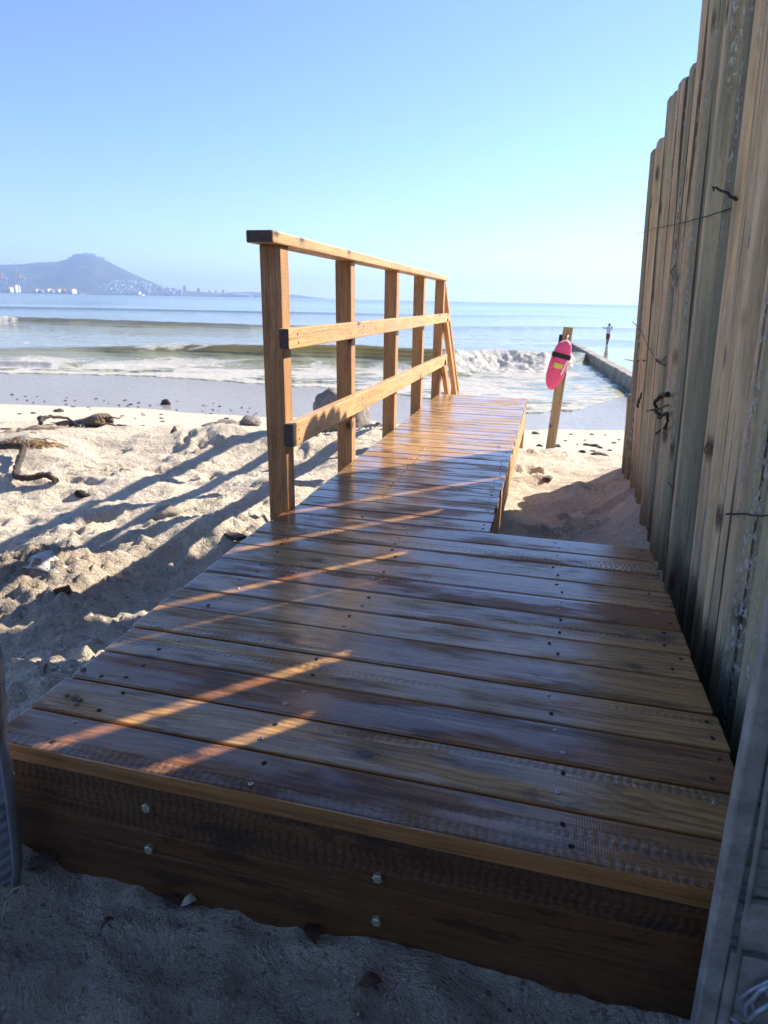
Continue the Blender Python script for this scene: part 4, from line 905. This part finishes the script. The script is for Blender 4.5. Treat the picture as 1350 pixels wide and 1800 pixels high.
def scatter(lst, name, mat, label, cat, group, flat=.45, z0=-2.0):
    for i, (px, py, wpx) in enumerate(lst):
        p = onsand(px, py, z0); d = math.hypot(p.x, p.y); s_ = wpx/2*d/FPX
        tag(blob(name, M[mat], p+Vector((0, 0, s_*flat*.3)), (s_, s_*rnd.uniform(.5, .8), s_*flat), rnd.uniform(0, 90), .45, 3, rnd.uniform(0, 3), 1.8), label, cat, group)
tag(blob("rock", M['pebble'], onsand(291, 711, -2.3)+Vector((0, 0, .04)), (.13, .09, .09), 41, .4, 3), "dark round rock lying alone at the edge of the wet sand", "rock")
tag(blob("rock", M['pebble'], onsand(73, 739, -1.7)+Vector((0, 0, .03)), (.06, .06, .055), 42, .2, 3), "small black ball-like stone behind the driftwood", "rock")
scatter([(949, 785, 12), (978, 786, 16), (983, 797, 18), (1046, 785, 16), (1055, 788, 10), (1025, 799, 10), (1079, 779, 9), (1072, 793, 9), (1023, 808, 12), (1040, 806, 9), (1012, 802, 6), (941, 762, 14), (1004, 763, 7), (1040, 763, 8), (945, 797, 10), (1088, 773, 6), (1064, 764, 5), (1028, 774, 6), (1015, 781, 5), (1080, 806, 9), (994, 775, 6)], "seaweed", 'kelp', "dark seaweed clump scattered on the dry sand around the leaning post", "seaweed", "seaweed clumps around the leaning post")
scatter([(1052, 812, 26), (1035, 783, 18)], "rock", 'stone', "flat brown stone on the sand between the leaning post and the fence", "rock", "flat brown stones by the fence end", .3)
scatter([(950, 832, 18), (962, 842, 22), (938, 838, 9)], "sand_clod", 'stone', "brown clod of sand lying right of the ramp's end", "clod", "brown clods by the ramp", .4, -1.4)
scatter([(700, 770, 12), (688, 752, 14), (668, 803, 12), (655, 812, 9), (672, 748, 7), (705, 782, 6), (660, 788, 10)], "seaweed", 'kelp', "dark seaweed scrap on the sand seen between the handrail posts", "seaweed", "seaweed scraps behind the handrail", .4, -1.6)
L1 = [(rnd.uniform(5, 455), 0, rnd.uniform(2.5, 5.5)) for _ in range(46)]
scatter([(px, rnd.uniform(700, 712)+px*.052+rnd.uniform(-14, 4), w_) for px, _, w_ in L1], "pebble", 'pebble', "tiny dark pebble on the wet sand along the tide line at left", "pebble", "pebbles along the tide line at left", .5, -2.4)
scatter([(34, 727, 9), (58, 726, 11), (103, 723, 22), (128, 714, 8), (155, 715, 7), (214, 731, 8), (238, 735, 6), (251, 748, 7), (252, 729, 7), (283, 728, 8), (285, 740, 9), (284, 735, 9), (5, 738, 10), (10, 757, 16), (265, 750, 9), (230, 711, 10), (395, 740, 16), (398, 735, 12), (250, 726, 6)], "seaweed", 'kelp', "flat dark seaweed scrap on the dry sand between driftwood and tide line", "seaweed", "seaweed scraps on the left beach", .3, -1.8)
scatter([(141, 870, 22), (152, 872, 12)], "driftwood_chip", 'driftd', "dark driftwood chip lying among the railing shadows on the sand", "driftwood", "dark chips among the railing shadows", .6, -1.1)
# litter in the foreground shade
def leaf(px, py, L, wd_, rot, mat, name, label, cat):
    p = onsand(px, py, -1.0); m = MB(); vs = []; fs = []; n = 9
    for i in range(n):
        t = i/(n-1); w_ = wd_*math.sin(math.pi*min(.98, t*.9+.06))
        for s_ in (-1, 0, 1):
            x = (t-.5)*L; y = s_*w_/2; z = .004+.012*math.sin(t*2.5)+.005*abs(s_)
            vs.append((p.x+x*math.cos(rot)-y*math.sin(rot), p.y+x*math.sin(rot)+y*math.cos(rot), p.z+z))
    for i in range(n-1):
        for k in range(2): a = i*3+k; fs.append((a, a+1, a+4, a+3))
    m.add(vs, fs, smooth=True); o = m.build(name, M[mat]); s2 = o.modifiers.new("solid", 'SOLIDIFY'); s2.thickness = .001; return tag(o, label, cat)
leaf(333, 1596, .028, .020, .5, 'shell', "leaf", "pale curled shell fragment in front of the step", "shell")
leaf(300, 1590, .05, .022, -.3, 'leaf', "leaf", "dark dry leaf left of the pale shell fragment", "leaf")
leaf(548, 1650, .045, .026, -.9, 'leaf', "leaf", "reddish brown dry leaf against the foot of the step", "leaf")
leaf(650, 1738, .035, .024, .3, 'leaf', "leaf", "dry leaf on the shaded sand below the right pair of bolts", "leaf")
leaf(75, 1525, .06, .03, .6, 'leaf', "leaf", "dark curled leaf in the left corner of the step", "leaf")
leaf(190, 1632, .022, .012, .9, 'leaf', "leaf", "small dark leaf on the shaded sand left of the shell", "leaf")
def blade(pts, yv_, label):
    P = [aty(px, py, y) for (px, py), y in zip(pts, yv_)]; m = MB(); m.tube(P, .0017, 6, [1, .9, .8, .4][:len(P)]); return tag(m.build("grass_blade", M['straw']), label, "grass")
blade([(14, 1575), (24, 1563), (41, 1555), (50, 1603)], [.66, .66, .66, .66], "bent pale grass blade arching over the sand at the left edge")
blade([(12, 1582), (6, 1610), (3, 1640), (8, 1660)], [.65, .65, .65, .66], "drooping pale grass blade against the metal sheet")
for i in range(26):
    px, py = rnd.uniform(60, 1000), rnd.uniform(1640, 1795)
    p = onsand(px, py, -1.0)
    if p.y > .74: continue
    s_ = rnd.uniform(.0015, .004); tag(blob("shell_bit", M['shell' if i % 3 else 'leaf'], p+Vector((0, 0, s_*.4)), (s_, s_*.8, s_*.6), i, .3, 2), "tiny shell crumb on the shaded sand in front of the step", "shell", "shell crumbs in front of the step")
# clumps of dried sand dropped on the boards
for i, (px, py, s_) in enumerate([(118, 1222, .006), (132, 1226, .008), (140, 1230, .006), (135, 1238, .005), (146, 1177, .007), (178, 1188, .005), (125, 1172, .006)]):
    p = atz(px, py, D); tag(blob("sand_crumb", M['sand'], (p.x, p.y, D+s_*.25), (s_, s_*.8, s_*.5), i+60, .4, 2), "crumb of dry sand dropped on the left ends of the front boards", "sand crumb", "sand crumbs on the front boards")
# ------------------------------------------------------------------ haze
m = MB(); boxes(m, 0, 500, -8.5, 30000, 26000, 402)
t = NT('sea_haze'); pv = t.n('ShaderNodeVolumePrincipled'); pv.inputs['Color'].default_value = (.44, .64, 1, 1); pv.inputs['Density'].default_value = 1.5e-4; pv.inputs['Anisotropy'].default_value = .3
t.l(pv.outputs[0], t.out.inputs['Volume'])
tag(m.build("haze", t.m), kind='stuff')
